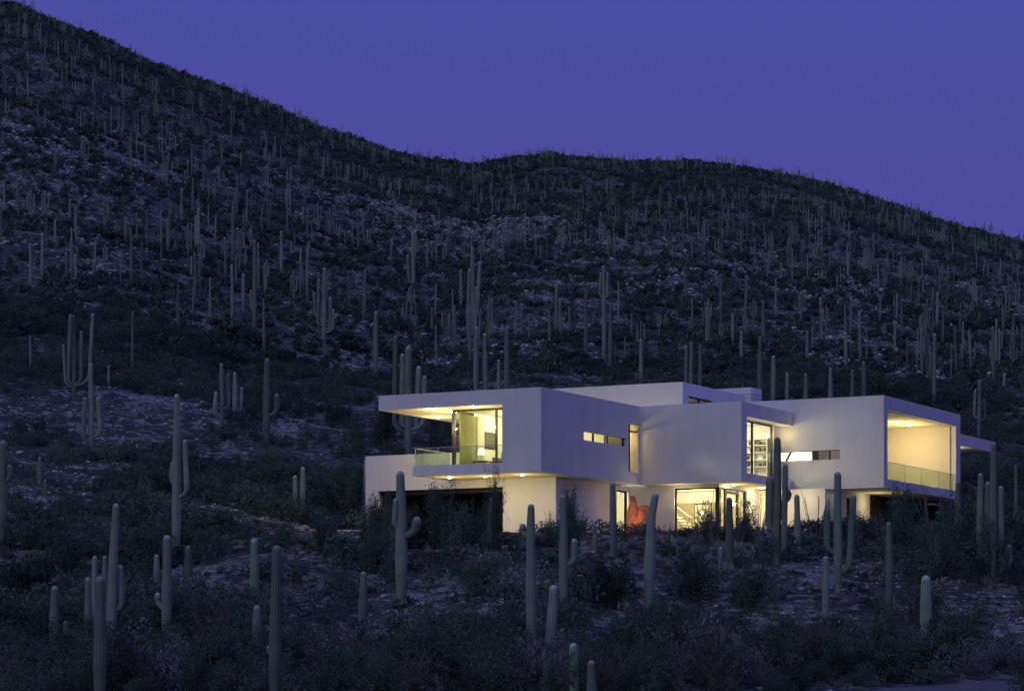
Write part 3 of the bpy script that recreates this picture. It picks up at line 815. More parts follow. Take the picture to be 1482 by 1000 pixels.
# ------------------------------------------------------------------ rocks
def rock_arrays(seed):
    r = np.random.default_rng(seed)
    t = (1 + 5 ** .5) / 2
    V = np.array([(-1,t,0),(1,t,0),(-1,-t,0),(1,-t,0),(0,-1,t),(0,1,t),(0,-1,-t),(0,1,-t),(t,0,-1),(t,0,1),(-t,0,-1),(-t,0,1)], float); V /= np.linalg.norm(V[0])
    Fs = np.array([(0,11,5),(0,5,1),(0,1,7),(0,7,10),(0,10,11),(1,5,9),(5,11,4),(11,10,2),(10,7,6),(7,1,8),(3,9,4),(3,4,2),(3,2,6),(3,6,8),(3,8,9),(4,9,5),(2,4,11),(6,2,10),(8,6,7),(9,8,1)])
    V *= r.uniform(.7, 1.2, (12, 1)); V *= np.array([1.25, .95, .62]); return V, Fs
RK = [rock_arrays(i) for i in range(8)]
Vs = []; Fs = []; off = 0; cnt = 0
n = 110000
Yr_ = np.sqrt(rng.uniform(80 ** 2, 560 ** 2, n)); Xr_ = rng.uniform(-.24, .24, n) * Yr_
dn = 1.2 * fbm(Xr_ / 18. + 70, Yr_ / 18. + 20, 4) + .12 + .5 * clearing(Xr_, Yr_)
kp = (rng.random(n) < dn); Xr_, Yr_ = Xr_[kp], Yr_[kp]
a_, b_ = local(Xr_, Yr_)
kp = ~((a_ > -14) & (a_ < 13) & (b_ > 0) & (b_ < 39)) & (seg_dist(Xr_, Yr_, DRIVE) > 2.6) & (seg_dist(Xr_, Yr_, ROAD) > 2.6)
Xr_, Yr_ = Xr_[kp][:34000], Yr_[kp][:34000]; Zr_ = height(Xr_, Yr_)
for X, Y, Z in zip(Xr_, Yr_, Zr_):
    V, Fc = RK[cnt % 8]; s = random.uniform(.05, .17) * (.8 + (Y > 260) * .9) * (1.9 if random.random() < .05 else 1); a = random.uniform(0, 6.28); ca, sa = math.cos(a), math.sin(a)
    W = np.stack([(V[:, 0] * ca - V[:, 1] * sa) * s + X, (V[:, 0] * sa + V[:, 1] * ca) * s + Y, V[:, 2] * s + Z + s * .15], 1)
    Vs.append(W); Fs.append(Fc + off); off += 12; cnt += 1
o = link('loose_rocks', mesh_from('loose_rocks', np.concatenate(Vs), np.concatenate(Fs), M['rock'])); tag(o, 'loose pale rocks strewn between the desert plants', 'rocks', kind='stuff')
BOULD = [(620,890,9),(655,905,7),(720,900,8),(690,915,6),(1130,890,9),(1150,905,8),(1175,880,7),(1235,915,8),(1380,880,9),(1395,905,7),(160,870,6),(300,745,6),(262,560,9),(274,548,7),(520,905,5),(905,960,8),(985,930,8),(1015,925,7)]
def bould(seed):
    me = mesh_from('boulder', *rock_arrays(seed), M['rock']); return me
bm_ = [bould(100 + i) for i in range(5)]
for i, (px, by, w) in enumerate(BOULD):
    X, Y, Z = hit(px, by); s = w * Y / F * 1.0
    o = link('boulder', bm_[i % 5]); o.location = (X, Y, Z + s * .2); o.scale = (s, s, s * .9); o.rotation_euler = (random.uniform(-.2, .2), 0, random.uniform(0, 6))
    md = o.modifiers.new('sub', 'SUBSURF'); md.levels = md.render_levels = 1
    where = 'left part' if px < 500 else 'middle part' if px < 1050 else 'right part'
    tag(o, 'pale weathered boulder lying between bushes in the %s of the slope' % where, 'rock', 'pale boulders in the %s of the slope' % where)

# ------------------------------------------------------------------ ocotillo, prickly pear, agave
def ocotillo(px, by, hp, spread, n, label, seed):
    X, Y, Z = hit(px, by); s = Y / F; r = random.Random(seed); mb = MB()
    for i in range(n):
        az = r.uniform(0, 6.28); L = hp * s * r.uniform(.7, 1.0); tilt = spread * r.uniform(.25, 1)
        p = Vector((math.cos(az) * .08, math.sin(az) * .08, -.1)); d = Vector((math.cos(az) * tilt, math.sin(az) * tilt, 1)).normalized()
        for k in range(6):
            d = (d + Vector((r.gauss(0, .05), r.gauss(0, .05), .04))).normalized(); q = p + d * L / 6
            mb.bar(p, q, .028 - .003 * k, 5, 0, .025 - .003 * k)
            for _ in range(3):
                c = p + (q - p) * r.random(); e = c + Vector((r.gauss(0, .06), r.gauss(0, .06), r.gauss(0, .05))); mb.bar(c, e, .006, 3, 0, .002)
            p = q
    o = mb.build('ocotillo', M['twig']); o.location = (X, Y, Z); tag(o, label, 'plant'); return o
ocotillo(1180, 785, 82, .55, 11, 'ocotillo with long bare wands fanning left before the tan lower wall', 1)
ocotillo(1098, 785, 95, .5, 8, 'ocotillo with thin wands beside the glazed door', 2)
ocotillo(918, 792, 48, .8, 6, 'small spread ocotillo in front of the orange sculpture', 3)
ocotillo(967, 790, 40, .7, 7, 'small ocotillo against the plain wall right of the sculpture', 4)
ocotillo(1008, 786, 48, .9, 9, 'low spiky fan of dark stems before the lobby window, left one', 8)
ocotillo(1034, 788, 84, .35, 12, 'tall dark bundle of stems in front of the lobby corner post', 9)
ocotillo(1068, 788, 52, .8, 9, 'low spiky fan of dark stems before the glazed door', 10)
ocotillo(1345, 775, 85, .5, 10, 'ocotillo with bare wands under the right wing balcony', 5)
ocotillo(205, 745, 75, .5, 9, 'ocotillo of pale wands in dark brush on the left slope', 6)
ocotillo(545, 640, 70, .45, 9, 'ocotillo standing behind the left garage parapet', 7)

def prickly(X, Y, Z, s, seed):
    r = random.Random(seed); V = []; Fs = []; m = 10
    def pad(c, n, up, w, h):
        b = len(V); side = n.cross(up).normalized(); t = .12 * w
        for sg in (-1, 1):
            for i in range(m):
                a = 2 * math.pi * i / m; V.append(tuple(c + up * (h * (.5 + .5 * math.sin(a))) + side * (w * .5 * math.cos(a)) + n * (sg * t * .4)))
            V.append(tuple(c + up * h * .5 + n * (sg * t)))
        for i in range(m):
            j = (i + 1) % m
            Fs.append((b + m, b + j, b + i)); Fs.append((b + 2*m + 1, b + m + 1 + i, b + m + 1 + j)); Fs.append((b + i, b + j, b + m + 1 + j)); Fs.append((b + i, b + m + 1 + j, b + m + 1 + i))
        return c + up * h * .92
    for i in range(8):
        az = r.uniform(0, 6.28); c = Vector((math.cos(az), math.sin(az), 0)) * r.uniform(.01, .09)
        up = Vector((math.cos(az) * .3, math.sin(az) * .3, 1)).normalized()
        for lv in range(3):
            nn = Vector((r.gauss(0, 1), r.gauss(0, 1), .1)); nn = (nn - up * nn.dot(up)).normalized()
            c = pad(c, nn, up, .26, .34)
            up = (up + Vector((r.gauss(0, .35), r.gauss(0, .35), 0))).normalized()
            if r.random() < .3: break
    return V, Fs
pear_me = [mesh_from('prickly_pear', *prickly(0, 0, 0, 1, i), M['prickly'], True) for i in range(3)]
i = 0
PEARS = [(560,752),(905,800),(928,806),(960,803),(985,808),(1010,800),(1035,812),(1090,815),(1110,800),(1165,812),(660,815),(690,805),(735,812),(850,815),(700,835),(625,850),(780,830),(1240,835),(1265,842),(290,860),(315,878),(450,860),(975,900),(1005,915),(1035,905),(1120,900),(1140,915),(905,935),(930,925),(640,915),(1400,935),(1425,925)]
for (px, by) in PEARS:
    X, Y, Z = hit(px, by); a, b = local(X, Y)
    if -13 < a < 12 and b > 3: continue
    s = random.uniform(.55, .95)
    o = link('prickly_pear', pear_me[i % 3]); o.location = (X, Y, Z); o.scale = (s, s, s); o.rotation_euler = (0, 0, random.uniform(0, 6)); i += 1
    z = 'just below the house walls' if by < 822 else 'on the open lower slope'
    sd = 'left half' if px < 741 else 'right half'
    tag(o, 'pale clump of prickly pear pads %s, %s' % (z, sd), 'cactus', 'prickly pears %s, %s' % (z, sd))
def agave_me(seed):
    r = random.Random(seed); V = []; Fs = []
    for i in range(26):
        az = i * 2.4; el = .25 + 1.1 * i / 26; L = r.uniform(.75, 1.0); b = len(V)
        d = Vector((math.cos(az) * math.cos(el), math.sin(az) * math.cos(el), math.sin(el))); sd = Vector((-math.sin(az), math.cos(az), 0)); up = d.cross(sd)
        for t, w in ((0, .05), (.35, .09), (.7, .06)):
            c = d * (L * t); V.append(tuple(c - sd * w + up * .02)); V.append(tuple(c - up * .03)); V.append(tuple(c + sd * w + up * .02))
        V.append(tuple(d * L))
        for k in (0, 3):
            Fs.append((b+k, b+k+1, b+k+4, b+k+3)); Fs.append((b+k+1, b+k+2, b+k+5, b+k+4))
        Fs.append((b+6, b+7, b+9)); Fs.append((b+7, b+8, b+9))
    return mesh_from('agave', V, Fs, M['agave'])
ag = [agave_me(1), agave_me(2)]; i = 0
for (px, by) in [(893,790),(917,796),(938,798),(998,795),(1043,798),(1068,800),(1135,795),(1150,806),(1103,790),(755,797),(870,798),(950,815),(1075,822),(690,790),(440,790),(620,805),(745,795),(1190,800)] + [(random.uniform(868, 1112), random.uniform(782, 832)) for _ in range(46)]:
    X, Y, Z = hit(px, by); a, b = local(X, Y)
    if -13 < a < 12 and b > 3: continue
    s = random.uniform(.36, .68); o = link('agave', ag[i % 2]); o.location = (X, Y, Z + .05); o.scale = (s, s, s); i += 1
    sd = 'below the left wing' if px < 880 else 'below the central wing' if px < 1080 else 'below the right wing'
    tag(o, 'pale rosette agave planted %s' % sd, 'plant', 'agaves planted %s' % sd)

# ------------------------------------------------------------------ the house
ang = math.atan2(AX.y, AX.x)
HZ = PAD
house = empty('modern_house', (C1.x, C1.y, HZ), ang)
tag(house, 'white stucco modern house of stacked box volumes with lit windows', 'house')
class HB(MB):
    def box(s, x0, x1, y0, y1, z0, z1, m=0): return MB.box(s, x0, x1, y0, y1, z0 - HZ, z1 - HZ, m)
def hpart(name, boxes, mat, parent=house, bevel=0.0):
    mb = HB()
    for b in boxes: mb.box(*b)
    return mb.build(name, mat, parent, bevel=bevel)
G = HZ - .6
# left upper wing
hpart('upper_wing', [
    (-9.6, 0, 0, 11.67, 13.28, 14.05),
    (-7.54, 0, 0, 11.67, 9.77, 10.29),
    (-2.24, 0, 0, .3, 10.29, 13.28),
    (-.3, 0, .3, 4.89, 10.29, 13.28), (-.3, 0, 4.89, 10.02, 10.29, 11.72), (-.3, 0, 4.89, 10.02, 12.19, 13.28),
    (-.3, 0, 10.02, 10.36, 10.29, 13.28), (-.3, 0, 10.36, 11.67, 10.29, 10.40), (-.3, 0, 10.36, 11.67, 12.99, 13.28),
], M['stucco'])
# central wing: front face stands in line with the end of the left wing
hpart('upper_wing', [
    (0.002, 6.06, 11.672, 19.0, 13.30, 14.052), (0.002, 6.06, 11.672, 19.0, 9.768, 10.25),
    (0.002, 6.06, 11.672, 12.45, 10.25, 13.30), (.002, .3, 12.45, 19.0, 10.25, 13.30),
], M['stucco'])
# right wing
hpart('upper_wing', [
    (.2, 11.45, 18.98, 32.1, 14.02, 14.77), (.2, 11.45, 18.98, 32.1, 9.70, 10.20),
    (.2, 5.0, 18.98, 19.28, 10.20, 14.02), (5.0, 8.88, 18.98, 19.28, 10.20, 11.34), (5.0, 8.88, 18.98, 19.28, 11.87, 14.02),
    (8.88, 11.45, 18.98, 19.28, 10.20, 14.02), (11.15, 11.45, 19.28, 19.58, 10.20, 14.02),
    (7.3, 11.45, 31.3, 32.1, 10.20, 14.02), (7.0, 7.3, 19.6, 31.3, 10.20, 14.02), (.2, .5, 19.28, 32.1, 10.20, 14.02), (.5, 7.0, 26.0, 26.3, 10.20, 14.02),
], M['stucco'])
# penthouse with clerestory
hpart('penthouse', [
    (-8.2, .18, 17.07, 26.1, 15.16, 15.88), (-8.2, .18, 17.07, 17.9, 14.06, 15.16), (-.12, .18, 17.9, 26.1, 14.06, 14.70),
    (-.12, .18, 21.2, 26.1, 14.70, 15.16), (-8.2, -7.9, 17.9, 26.1, 14.06, 15.16), (-7.9, -.12, 25.8, 26.1, 14.06, 15.16),
    (-8.2, .18, 17.07, 32.0, 9.77, 14.06)], M['stucco'])
hpart('rear_canopy', [(4.0, 11.45, 32.1, 38.3, 12.95, 13.63), (4.0, 4.3, 37.9, 38.3, G, 12.95), (4.0, 4.3, 32.1, 37.9, G, 12.95)], M['stucco'])
lv = hpart('louvred_roof_block', [(-3.2, -.7, 29.05, 30.7, 14.06, 16.70)], M['stucco'])
hpart('louvre', [(-3.22, -.68, 29.03, 30.72, 14.5 + .22 * i, 14.56 + .22 * i) for i in range(9)], M['concrete'], lv)
# soffits: thin plaster linings under the slabs
hpart('soffit', [(-9.35, -.3, .25, 11.3, 13.262, 13.279)], M['stucco_lamp_tint'])
hpart('soffit', [(-7.3, -.25, .2, 3.8, 9.752, 9.769)], M['stucco_lamp_tint'])
hpart('soffit', [(.25, 5.85, 11.9, 12.6, 9.75, 9.767), (4.4, 5.85, 12.6, 18.9, 9.75, 9.767)], M['stucco_lamp_tint'])
hpart('soffit', [(4.6, 11.2, 19.65, 31.9, 9.68, 9.699)], M['stucco_lamp_tint'])
# ground floor walls
hpart('lower_wall', [
    (-12.7, -11.96, 3.83, 4.13, G, 9.33), (-12.7, -7.54, 3.83, 4.13, 9.33, 11.25), (-7.54, -4.24, 3.83, 4.13, 9.33, 9.75), (-7.54, -6.05, 3.83, 4.13, 10.291, 11.25),
    (-4.24, -1.1, 3.83, 4.13, G, 9.75), (-1.4, -1.1, 4.13, 11.17, G, 9.75), (-1.4, -1.1, 11.17, 12.63, 9.5, 9.75), (-1.4, -1.1, 11.17, 12.63, G, HZ + .1),
    (-1.1, 1.68, 12.63, 12.93, G, 9.765), (1.68, 4.34, 12.63, 12.93, 9.58, 9.765), (1.68, 4.34, 12.63, 12.93, G, HZ + .05),
    (4.04, 4.34, 12.93, 16.5, 9.58, 9.765), (4.04, 4.34, 12.93, 16.5, G, HZ + .05), (4.04, 4.34, 16.5, 19.3, G, 9.765),
    (4.34, 8.7, 19.3, 19.6, G, 9.695), (8.4, 8.7, 19.6, 20.3, G, 9.695), (8.4, 8.7, 21.1, 24.2, G, 9.695), (8.4, 8.7, 20.3, 21.1, 9.3, 9.695),
    (-12.7, -12.4, 4.13, 13, G, 11.25), (-12.4, -7.54, 4.13, 12.9, 9.8, 10.2), (-12.4, -4.4, 12.6, 12.9, G, 9.76),
    (4.34, 8.4, 24.2, 24.5, G, 9.69),
], M['stucco'])
hpart('support_wall', [(11.15, 11.45, 31.3, 32.1, G, 9.70)], M['stucco'])
hpart('garage_interior', [(-12.38, -4.5, 12.3, 12.58, G, 9.3), (-4.5, -4.25, 4.2, 12.3, G, 9.3), (-12.38, -4.5, 4.2, 12.3, 9.3, 9.6), (-12.38, -12.2, 5.2, 12.3, G, 9.3), (-12.2, -4.5, 4.2, 12.3, G, HZ + .02)], M['unlit_depth'])
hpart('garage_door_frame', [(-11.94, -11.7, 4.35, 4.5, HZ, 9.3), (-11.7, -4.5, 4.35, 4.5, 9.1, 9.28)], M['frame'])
hpart('carport_shade_lining', [(8.75, 11.1, 31.5, 31.8, G, 9.65), (8.45, 8.7, 24.6, 31.4, G, 9.65)], M['unlit_depth'])  # near-black sheets put where the carport void falls dark
hpart('carport_beam', [(10.9, 11.3, 27.6, 31.2, 9.2, 9.28), (10.9, 11.3, 29.2, 31.2, 8.8, 8.88)], M['concrete'])
# interior linings
hpart('bedroom_wall', [(-6.0, -5.85, 3.6, 11.2, 10.30, 13.26), (-5.85, -.35, 8.0, 8.15, 10.30, 13.26), (-2.6, -2.45, 8.15, 11.6, 10.3, 13.26)], M['plaster'])
hpart('bedroom_floor', [(-5.85, -.31, 1.6, 8.0, 10.292, 10.32)], M['wood'])
hpart('niche_wall', [(-2.4, -.004, 11.55, 11.668, 10.405, 12.985), (-2.4, -.32, 10.2, 10.33, 10.30, 13.26)], M['stucco_lamp_tint'])
hpart('library_wall', [(.4, 5.25, 17.95, 18.2, 10.26, 13.29), (.31, .4, 12.46, 18.2, 10.26, 13.29)], M['plaster'])
hpart('living_wall', [(.52, .6, 19.3, 26, 10.21, 14.0), (.6, 6.98, 25.9, 25.99, 10.21, 14.0), (6.9, 6.99, 19.7, 25.9, 10.21, 14.0)], M['plaster'])
hpart('balcony_lining', [(7.31, 11.1, 31.2, 31.29, 10.21, 14.0), (7.31, 7.38, 19.3, 31.2, 10.21, 14.0), (7.38, 11.1, 19.3, 31.2, 14.0, 14.018)], M['stucco_lamp_tint'])
hpart('entry_wall', [(-1.0, 8.3, 18.2, 18.4, HZ, 9.7), (-1.09, -1.0, 12.95, 18.2, HZ, 9.7), (2.3, 4.0, 12.95, 18.2, 9.7, 9.74), (-1.0, 2.3, 12.95, 18.2, 9.7, 9.74)], M['plaster'])
hpart('entry_panel', [(-.9, 3.9, 18.08, 18.19, HZ, 9.1)], M['tan_wall'])
hpart('entry_wall', [(-3.2, -3.05, 5, 18, HZ, 9.7), (-3.05, -1.5, 16.0, 16.2, HZ, 9.7)], M['plaster'])
hpart('entry_floor', [(-1.38, 8.3, 12.95, 18.2, G, HZ + .06)], M['concrete'])
hpart('side_room', [(4.36, 8.35, 23.5, 23.7, HZ, 9.6), (4.5, 4.7, 19.7, 23.5, HZ, 9.6)], M['plaster'])

def window(frame_boxes, pane_boxes, name='window', mat='glass'):
    w = hpart(name, frame_boxes, M['frame'])
    hpart('pane', pane_boxes, M[mat], w)
    return w
# bedroom glazing (front, recessed) and its side return
window([(-5.98, -5.82, 1.42, 1.58, 10.30, 13.26), (-5.82, -.31, 1.44, 1.54, 13.16, 13.26), (-5.82, -.31, 1.44, 1.54, 10.30, 10.37), (-3.42, -3.32, 1.44, 1.54, 10.37, 13.16),
        (-5.98, -5.86, 1.58, 3.6, 13.16, 13.26), (-5.98, -5.86, 3.48, 3.6, 10.30, 13.16), (-6.06, -5.98, 1.7, 1.8, 10.30, 13.26)],
       [(-5.82, -3.42, 1.48, 1.50, 10.37, 13.16), (-3.32, -.31, 1.48, 1.50, 10.37, 13.16), (-5.93, -5.91, 1.58, 3.48, 10.32, 13.16)])
window([(-.22, -.14, 4.89, 4.96, 11.72, 12.19), (-.22, -.14, 6.28, 6.38, 11.72, 12.19), (-.22, -.14, 8.0, 8.1, 11.72, 12.19), (-.22, -.14, 9.95, 10.02, 11.72, 12.19)], [(-.19, -.17, 4.96, 9.95, 11.73, 12.18)], 'strip_window')
window([(-.29, -.05, 10.362, 10.66, 10.402, 12.988), (-.29, -.05, 10.66, 11.668, 12.6, 12.66)], [(-.26, -.24, 10.661, 11.66, 12.661, 12.98)], 'niche_window')
window([(5.2, 5.3, 12.46, 12.55, 10.26, 13.25), (5.2, 5.3, 15.0, 15.12, 10.26, 13.25), (5.2, 5.3, 17.78, 17.92, 10.26, 13.25), (5.2, 5.3, 12.46, 17.92, 13.18, 13.28), (5.2, 5.3, 12.46, 17.92, 10.26, 10.32)],
       [(5.24, 5.26, 12.55, 15.0, 10.32, 13.18), (5.24, 5.26, 15.12, 17.78, 10.32, 13.18)], 'library_window')
window([(5.0, 5.06, 19.1, 19.18, 11.35, 11.86), (7.2, 7.55, 19.1, 19.2, 11.35, 11.86), (8.18, 8.26, 19.1, 19.18, 11.35, 11.86), (5.06, 8.88, 19.1, 19.18, 11.84, 11.868)], [(5.06, 8.86, 19.13, 19.15, 11.345, 11.84)], 'strip_window')
window([(.02, .12, 17.92, 21.18, 15.08, 15.15), (.02, .12, 19.5, 19.58, 14.72, 15.08)], [(.06, .08, 17.92, 21.18, 14.72, 15.08)], 'clerestory_window')
window([(-1.3, -1.2, 11.18, 11.26, HZ + .11, 9.49), (-1.3, -1.15, 12.5, 12.62, HZ + .11, 9.49), (-1.3, -1.2, 11.26, 12.5, 9.4, 9.49)], [(-1.26, -1.24, 11.26, 12.5, HZ + .12, 9.4)], 'entry_window')
window([(1.69, 1.77, 12.72, 12.82, HZ + .06, 9.57), (4.1, 4.34, 12.7, 12.92, HZ + .06, 9.57), (1.77, 4.1, 12.72, 12.82, 9.48, 9.57), (1.77, 4.1, 12.72, 12.82, HZ + .06, HZ + .13)],
       [(1.77, 4.1, 12.76, 12.78, HZ + .13, 9.48)], 'lobby_window')
dr = window([(4.14, 4.26, 13.7, 13.9, HZ + .06, 9.5), (4.14, 4.26, 15.4, 15.55, HZ + .06, 9.5), (4.14, 4.26, 13.9, 15.4, 9.3, 9.45), (4.14, 4.26, 16.42, 16.49, HZ + .06, 9.57), (4.14, 4.26, 12.94, 16.42, 9.5, 9.57), (4.14, 4.26, 13.9, 15.4, HZ + .06, HZ + .25)],
       [(4.19, 4.21, 12.94, 13.7, HZ + .07, 9.5), (4.19, 4.21, 13.9, 15.4, HZ + .25, 9.3), (4.19, 4.21, 15.55, 16.42, HZ + .07, 9.5)], 'glass_door')
hpart('handle', [(4.28, 4.31, 14.02, 14.06, HZ + .9, HZ + 1.5)], M['rail_metal'], dr)
window([(8.5, 8.62, 20.3, 20.38, HZ, 9.3), (8.5, 8.62, 21.02, 21.1, HZ, 9.3)], [(8.55, 8.57, 20.38, 21.02, HZ + .05, 9.28)], 'side_window')
# glass balustrades
def rail(panels, caps):
    r = hpart('balcony_railing', caps, M['rail_metal']); hpart('glass_panel', panels, M['rail_glass'], r); return r
rail([(-7.42, -2.26, .12, .135, 10.292, 11.20), (-7.46, -7.445, .14, 3.8, 10.292, 11.20)],
     [(-7.44, -2.25, .11, .145, 11.20, 11.225), (-7.47, -7.44, .11, 3.82, 11.20, 11.225), (-7.47, -7.43, .10, .14, 10.29, 11.20), (-6.1, -6.08, .11, .14, 10.29, 11.2), (-4.2, -4.18, .11, .14, 10.29, 11.2)])
rail([(11.36, 11.375, 19.6, 31.28, 10.202, 11.15)], [(11.355, 11.385, 19.6, 31.28, 11.15, 11.17)] + [(11.36, 11.38, y, y + .02, 10.2, 11.15) for y in (22.5, 25.4, 28.4)])
# stair inside the lobby, handrail behind the strip window
hpart('staircase', [(2.15 - .27 * i, 2.45 - .27 * i, 15.0, 16.2, HZ + .2 + .19 * i, HZ + .27 + .19 * i) for i in range(11)] + [(-.6, 2.6, 16.21, 16.3, HZ + .05, HZ + .2)], M['plaster'])
mb = HB(); mb.bar((2.4, 14.9, .95), (-.4, 14.9, 2.95), .05, 6); mb.bar((2.4, 14.9, .1), (2.4, 14.9, 2.0), .04, 6); mb.build('stair_rail', M['plaster'], house)
mb = HB(); mb.bar((4.7, 20.6, 4.3), (5.6, 20.6, 5.9), .07, 6); mb.build('stair_rail', M['frame'], house)
# curtains: pleated sheets
def pleats(name, a0, b0, a1, b1, z0, z1, mat, n=40, amp=.05, parent=None):
    V = []; 
    for i in range(n + 1):
        t = i / n; off = amp * (1 if i % 2 else -1)
        dx, dy = (a1 - a0), (b1 - b0); L = math.hypot(dx, dy)
        for z in (z0, z1): V.append((a0 + dx * t - dy / L * off, b0 + dy * t + dx / L * off, z - HZ))
    Fs = [(2*i, 2*i+2, 2*i+3, 2*i+1) for i in range(n)]
    return link(name, mesh_from(name, V, Fs, mat, False), parent)
def on_house(o, label, cat, group=None):
    """free-standing furniture: placed in house coordinates but a top-level thing"""
    o.location = house.location; o.rotation_euler = (0, 0, ang); return tag(o, label, cat, group)
on_house(pleats('curtain', -5.72, 1.75, -5.72, 3.5, 10.34, 13.1, M['curtain'], 16), 'olive sheer curtain drawn across the bedroom corner glass', 'curtain')
on_house(pleats('curtain', -5.68, 3.62, -5.68, 4.35, 10.34, 13.1, M['white_curtain'], 14), 'white curtain bunched left of the bedroom television', 'curtain')

# downlights (each a fixture of the house) with its lamp
def lamp_light(name, a, b, z, power, col=(1, .80, .42), size=.06, spot=None):
    ld = bpy.data.lights.new(name, 'SPOT' if spot else 'POINT'); ld.energy = power; ld.color = col; ld.shadow_soft_size = size
    if spot: ld.spot_size = math.radians(spot); ld.spot_blend = .9
    o = bpy.data.objects.new(name, ld); COL.objects.link(o); o.parent = house; o.location = (a, b, z - HZ); return o
def house_ab(px, py, z):
    Y = z * F / (HOR - py); X = (px - CX) / F * Y
    a, b = local(X, Y); return float(a), float(b)
def downlight(px, py, z, power, r=.085, wide=150):
    a, b = house_ab(px, py, z)
    mb = HB(); mb.bar((a, b, z - .012 - HZ), (a, b, z + .004 - HZ), r + .03, 16); rim = mb.build('downlight', M['rail_metal'], house)
    mb = HB(); mb.bar((a, b, z - .035 - HZ), (a, b, z - .013 - HZ), r, 16); mb.build('lens', M['lamp'], rim)
    lamp_light('downlight_lamp', a, b, z - .85, power, (1, .74, .30), .09)
for px, py in ((625.8, 591.5), (654, 595.6), (634.4, 603.5), (686, 588.5)): downlight(px, py, 13.255, 85)
for px, py in ((650.8, 690.5), (703, 689), (756, 686.6)): downlight(px, py, 9.745, 38)
for px, py in ((986.7, 702.3), (1061.6, 701.0), (1101.3, 706)): downlight(px, py, 9.742, 45)
for px, py in ((1299.7, 611), (1315.8, 614.9)): downlight(px, py, 13.99, 90, .1)
# rooms
W = (1, .87, .50)
lamp_light('ceiling_lamp', -3.4, 4.6, 12.9, 520, W, .25)
lamp_light('ceiling_lamp', -1.2, 9.6, 12.9, 8, W, .1)
lamp_light('ceiling_lamp', -1.1, 11.0, 12.4, 44, (1, .74, .3), .1)
lamp_light('ceiling_lamp', 3.9, 15.4, 12.7, 290, (1, .86, .56), .6)
lamp_light('ceiling_lamp', 4.0, 22.5, 13.4, 700, (1, .93, .75), .3)
lamp_light('ceiling_lamp', 1.6, 15.4, 9.4, 420, W, .25)
lamp_light('ceiling_lamp', -2.2, 13.2, 9.0, 300, W, .2)
lamp_light('ceiling_lamp', 6.8, 21.6, 9.2, 30, (1, .8, .45), .1)
lamp_light('wall_fill', 5.7, 18.4, 12.75, 13, (1, .76, .38), .1)  # unseen lamp added to light the wall strip past the library
lamp_light('wall_fill', 9.6, 23.0, 8.9, 26, (1, .78, .4), .1)  # fill without fixture, added to brighten the right wing underside
lamp_light('wall_fill', 2.2, 11.9, 9.2, 12, (1, .78, .45), .1)
lamp_light('wall_fill', 7.2, 17.4, 9.0, 13, (1, .78, .42), .15)  # added fill hanging free in front, warms the lower wall
lamp_light('ceiling_lamp', -2.5, 19.5, 14.95, 25, (1, .8, .45), .1)
lamp_light('canopy_lamp', 10.6, 33.5, 12.4, 24, (1, .8, .45), .1)

# ------------------------------------------------------------------ things in and around the rooms
def thing(name, label, cat, group=None):
    e = empty(name, house.location, ang); return tag(e, label, cat, group)
t = thing('television', 'dark flat television hung on the bedroom wall', 'television')
hpart('screen', [(-5.76, -5.74, 4.65, 5.85, 11.56, 12.32)], M['screen'], t); hpart('case', [(-5.83, -5.76, 4.60, 5.90, 11.51, 12.37)], M['black'], t)
t = thing('table_lamp', 'small white table lamp glowing beside the bedroom curtain', 'lamp')
mb = HB(); mb.bar((-5.2, 3.2, 4.05), (-5.2, 3.2, 4.42), .03, 8); mb.build('stand', M['rail_metal'], t)
mb = HB(); mb.bar((-5.2, 3.2, 4.42), (-5.2, 3.2, 4.75), .2, 14, 0, .13); mb.build('lamp_shade', M['lampshade'], t)
def table(a, b, w, d, h, base, label, mat):
    t = thing('table', label, 'table'); hpart('tabletop', [(a, a + w, b, b + d, base + h - .05, base + h)], mat, t)
    for x in (a + .04, a + w - .09):
        for y in (b + .04, b + d - .09): hpart('leg', [(x, x + .05, y, y + .05, base, base + h - .05)], mat, t)
table(-5.5, 2.8, .8, .8, .35, 10.32, 'low dark side table under the bedroom lamp', M['wood'])
def armchair(a, b, base, label, mat, rot=0):
    t = thing('armchair', label, 'chair')
    hpart('seat', [(a, a + .75, b, b + .75, base + .2, base + .45)], mat, t, .04); hpart('backrest', [(a, a + .75, b + .75, b + .92, base + .2, base + .95)], mat, t, .05)
    hpart('armrest', [(a - .14, a - .005, b, b + .9, base + .2, base + .62)], mat, t, .03); hpart('armrest', [(a + .755, a + .89, b, b + .9, base + .2, base + .62)], mat, t, .03)
    for x in (a - .1, a + .8):
        for y in (b + .03, b + .8): hpart('leg', [(x, x + .05, y, y + .05, base, base + .2)], M['wood'], t)
armchair(-4.9, 4.1, 10.32, 'dark armchair in the bedroom below the television', M['fabric'])
armchair(-3.6, 5.3, 10.32, 'dark armchair in the bedroom, deeper in the room beside the window mullion', M['fabric'])
t = thing('bed', 'cream bed standing deep in the bedroom', 'bed')
hpart('mattress', [(-5.2, -3.2, 6.0, 7.8, 10.6, 10.9)], M['white_fabric'], t, .05); hpart('headboard', [(-5.2, -3.2, 7.82, 7.95, 10.32, 11.4)], M['fabric'], t); hpart('bed_frame', [(-5.2, -3.2, 6.0, 7.8, 10.32, 10.6)], M['wood'], t)
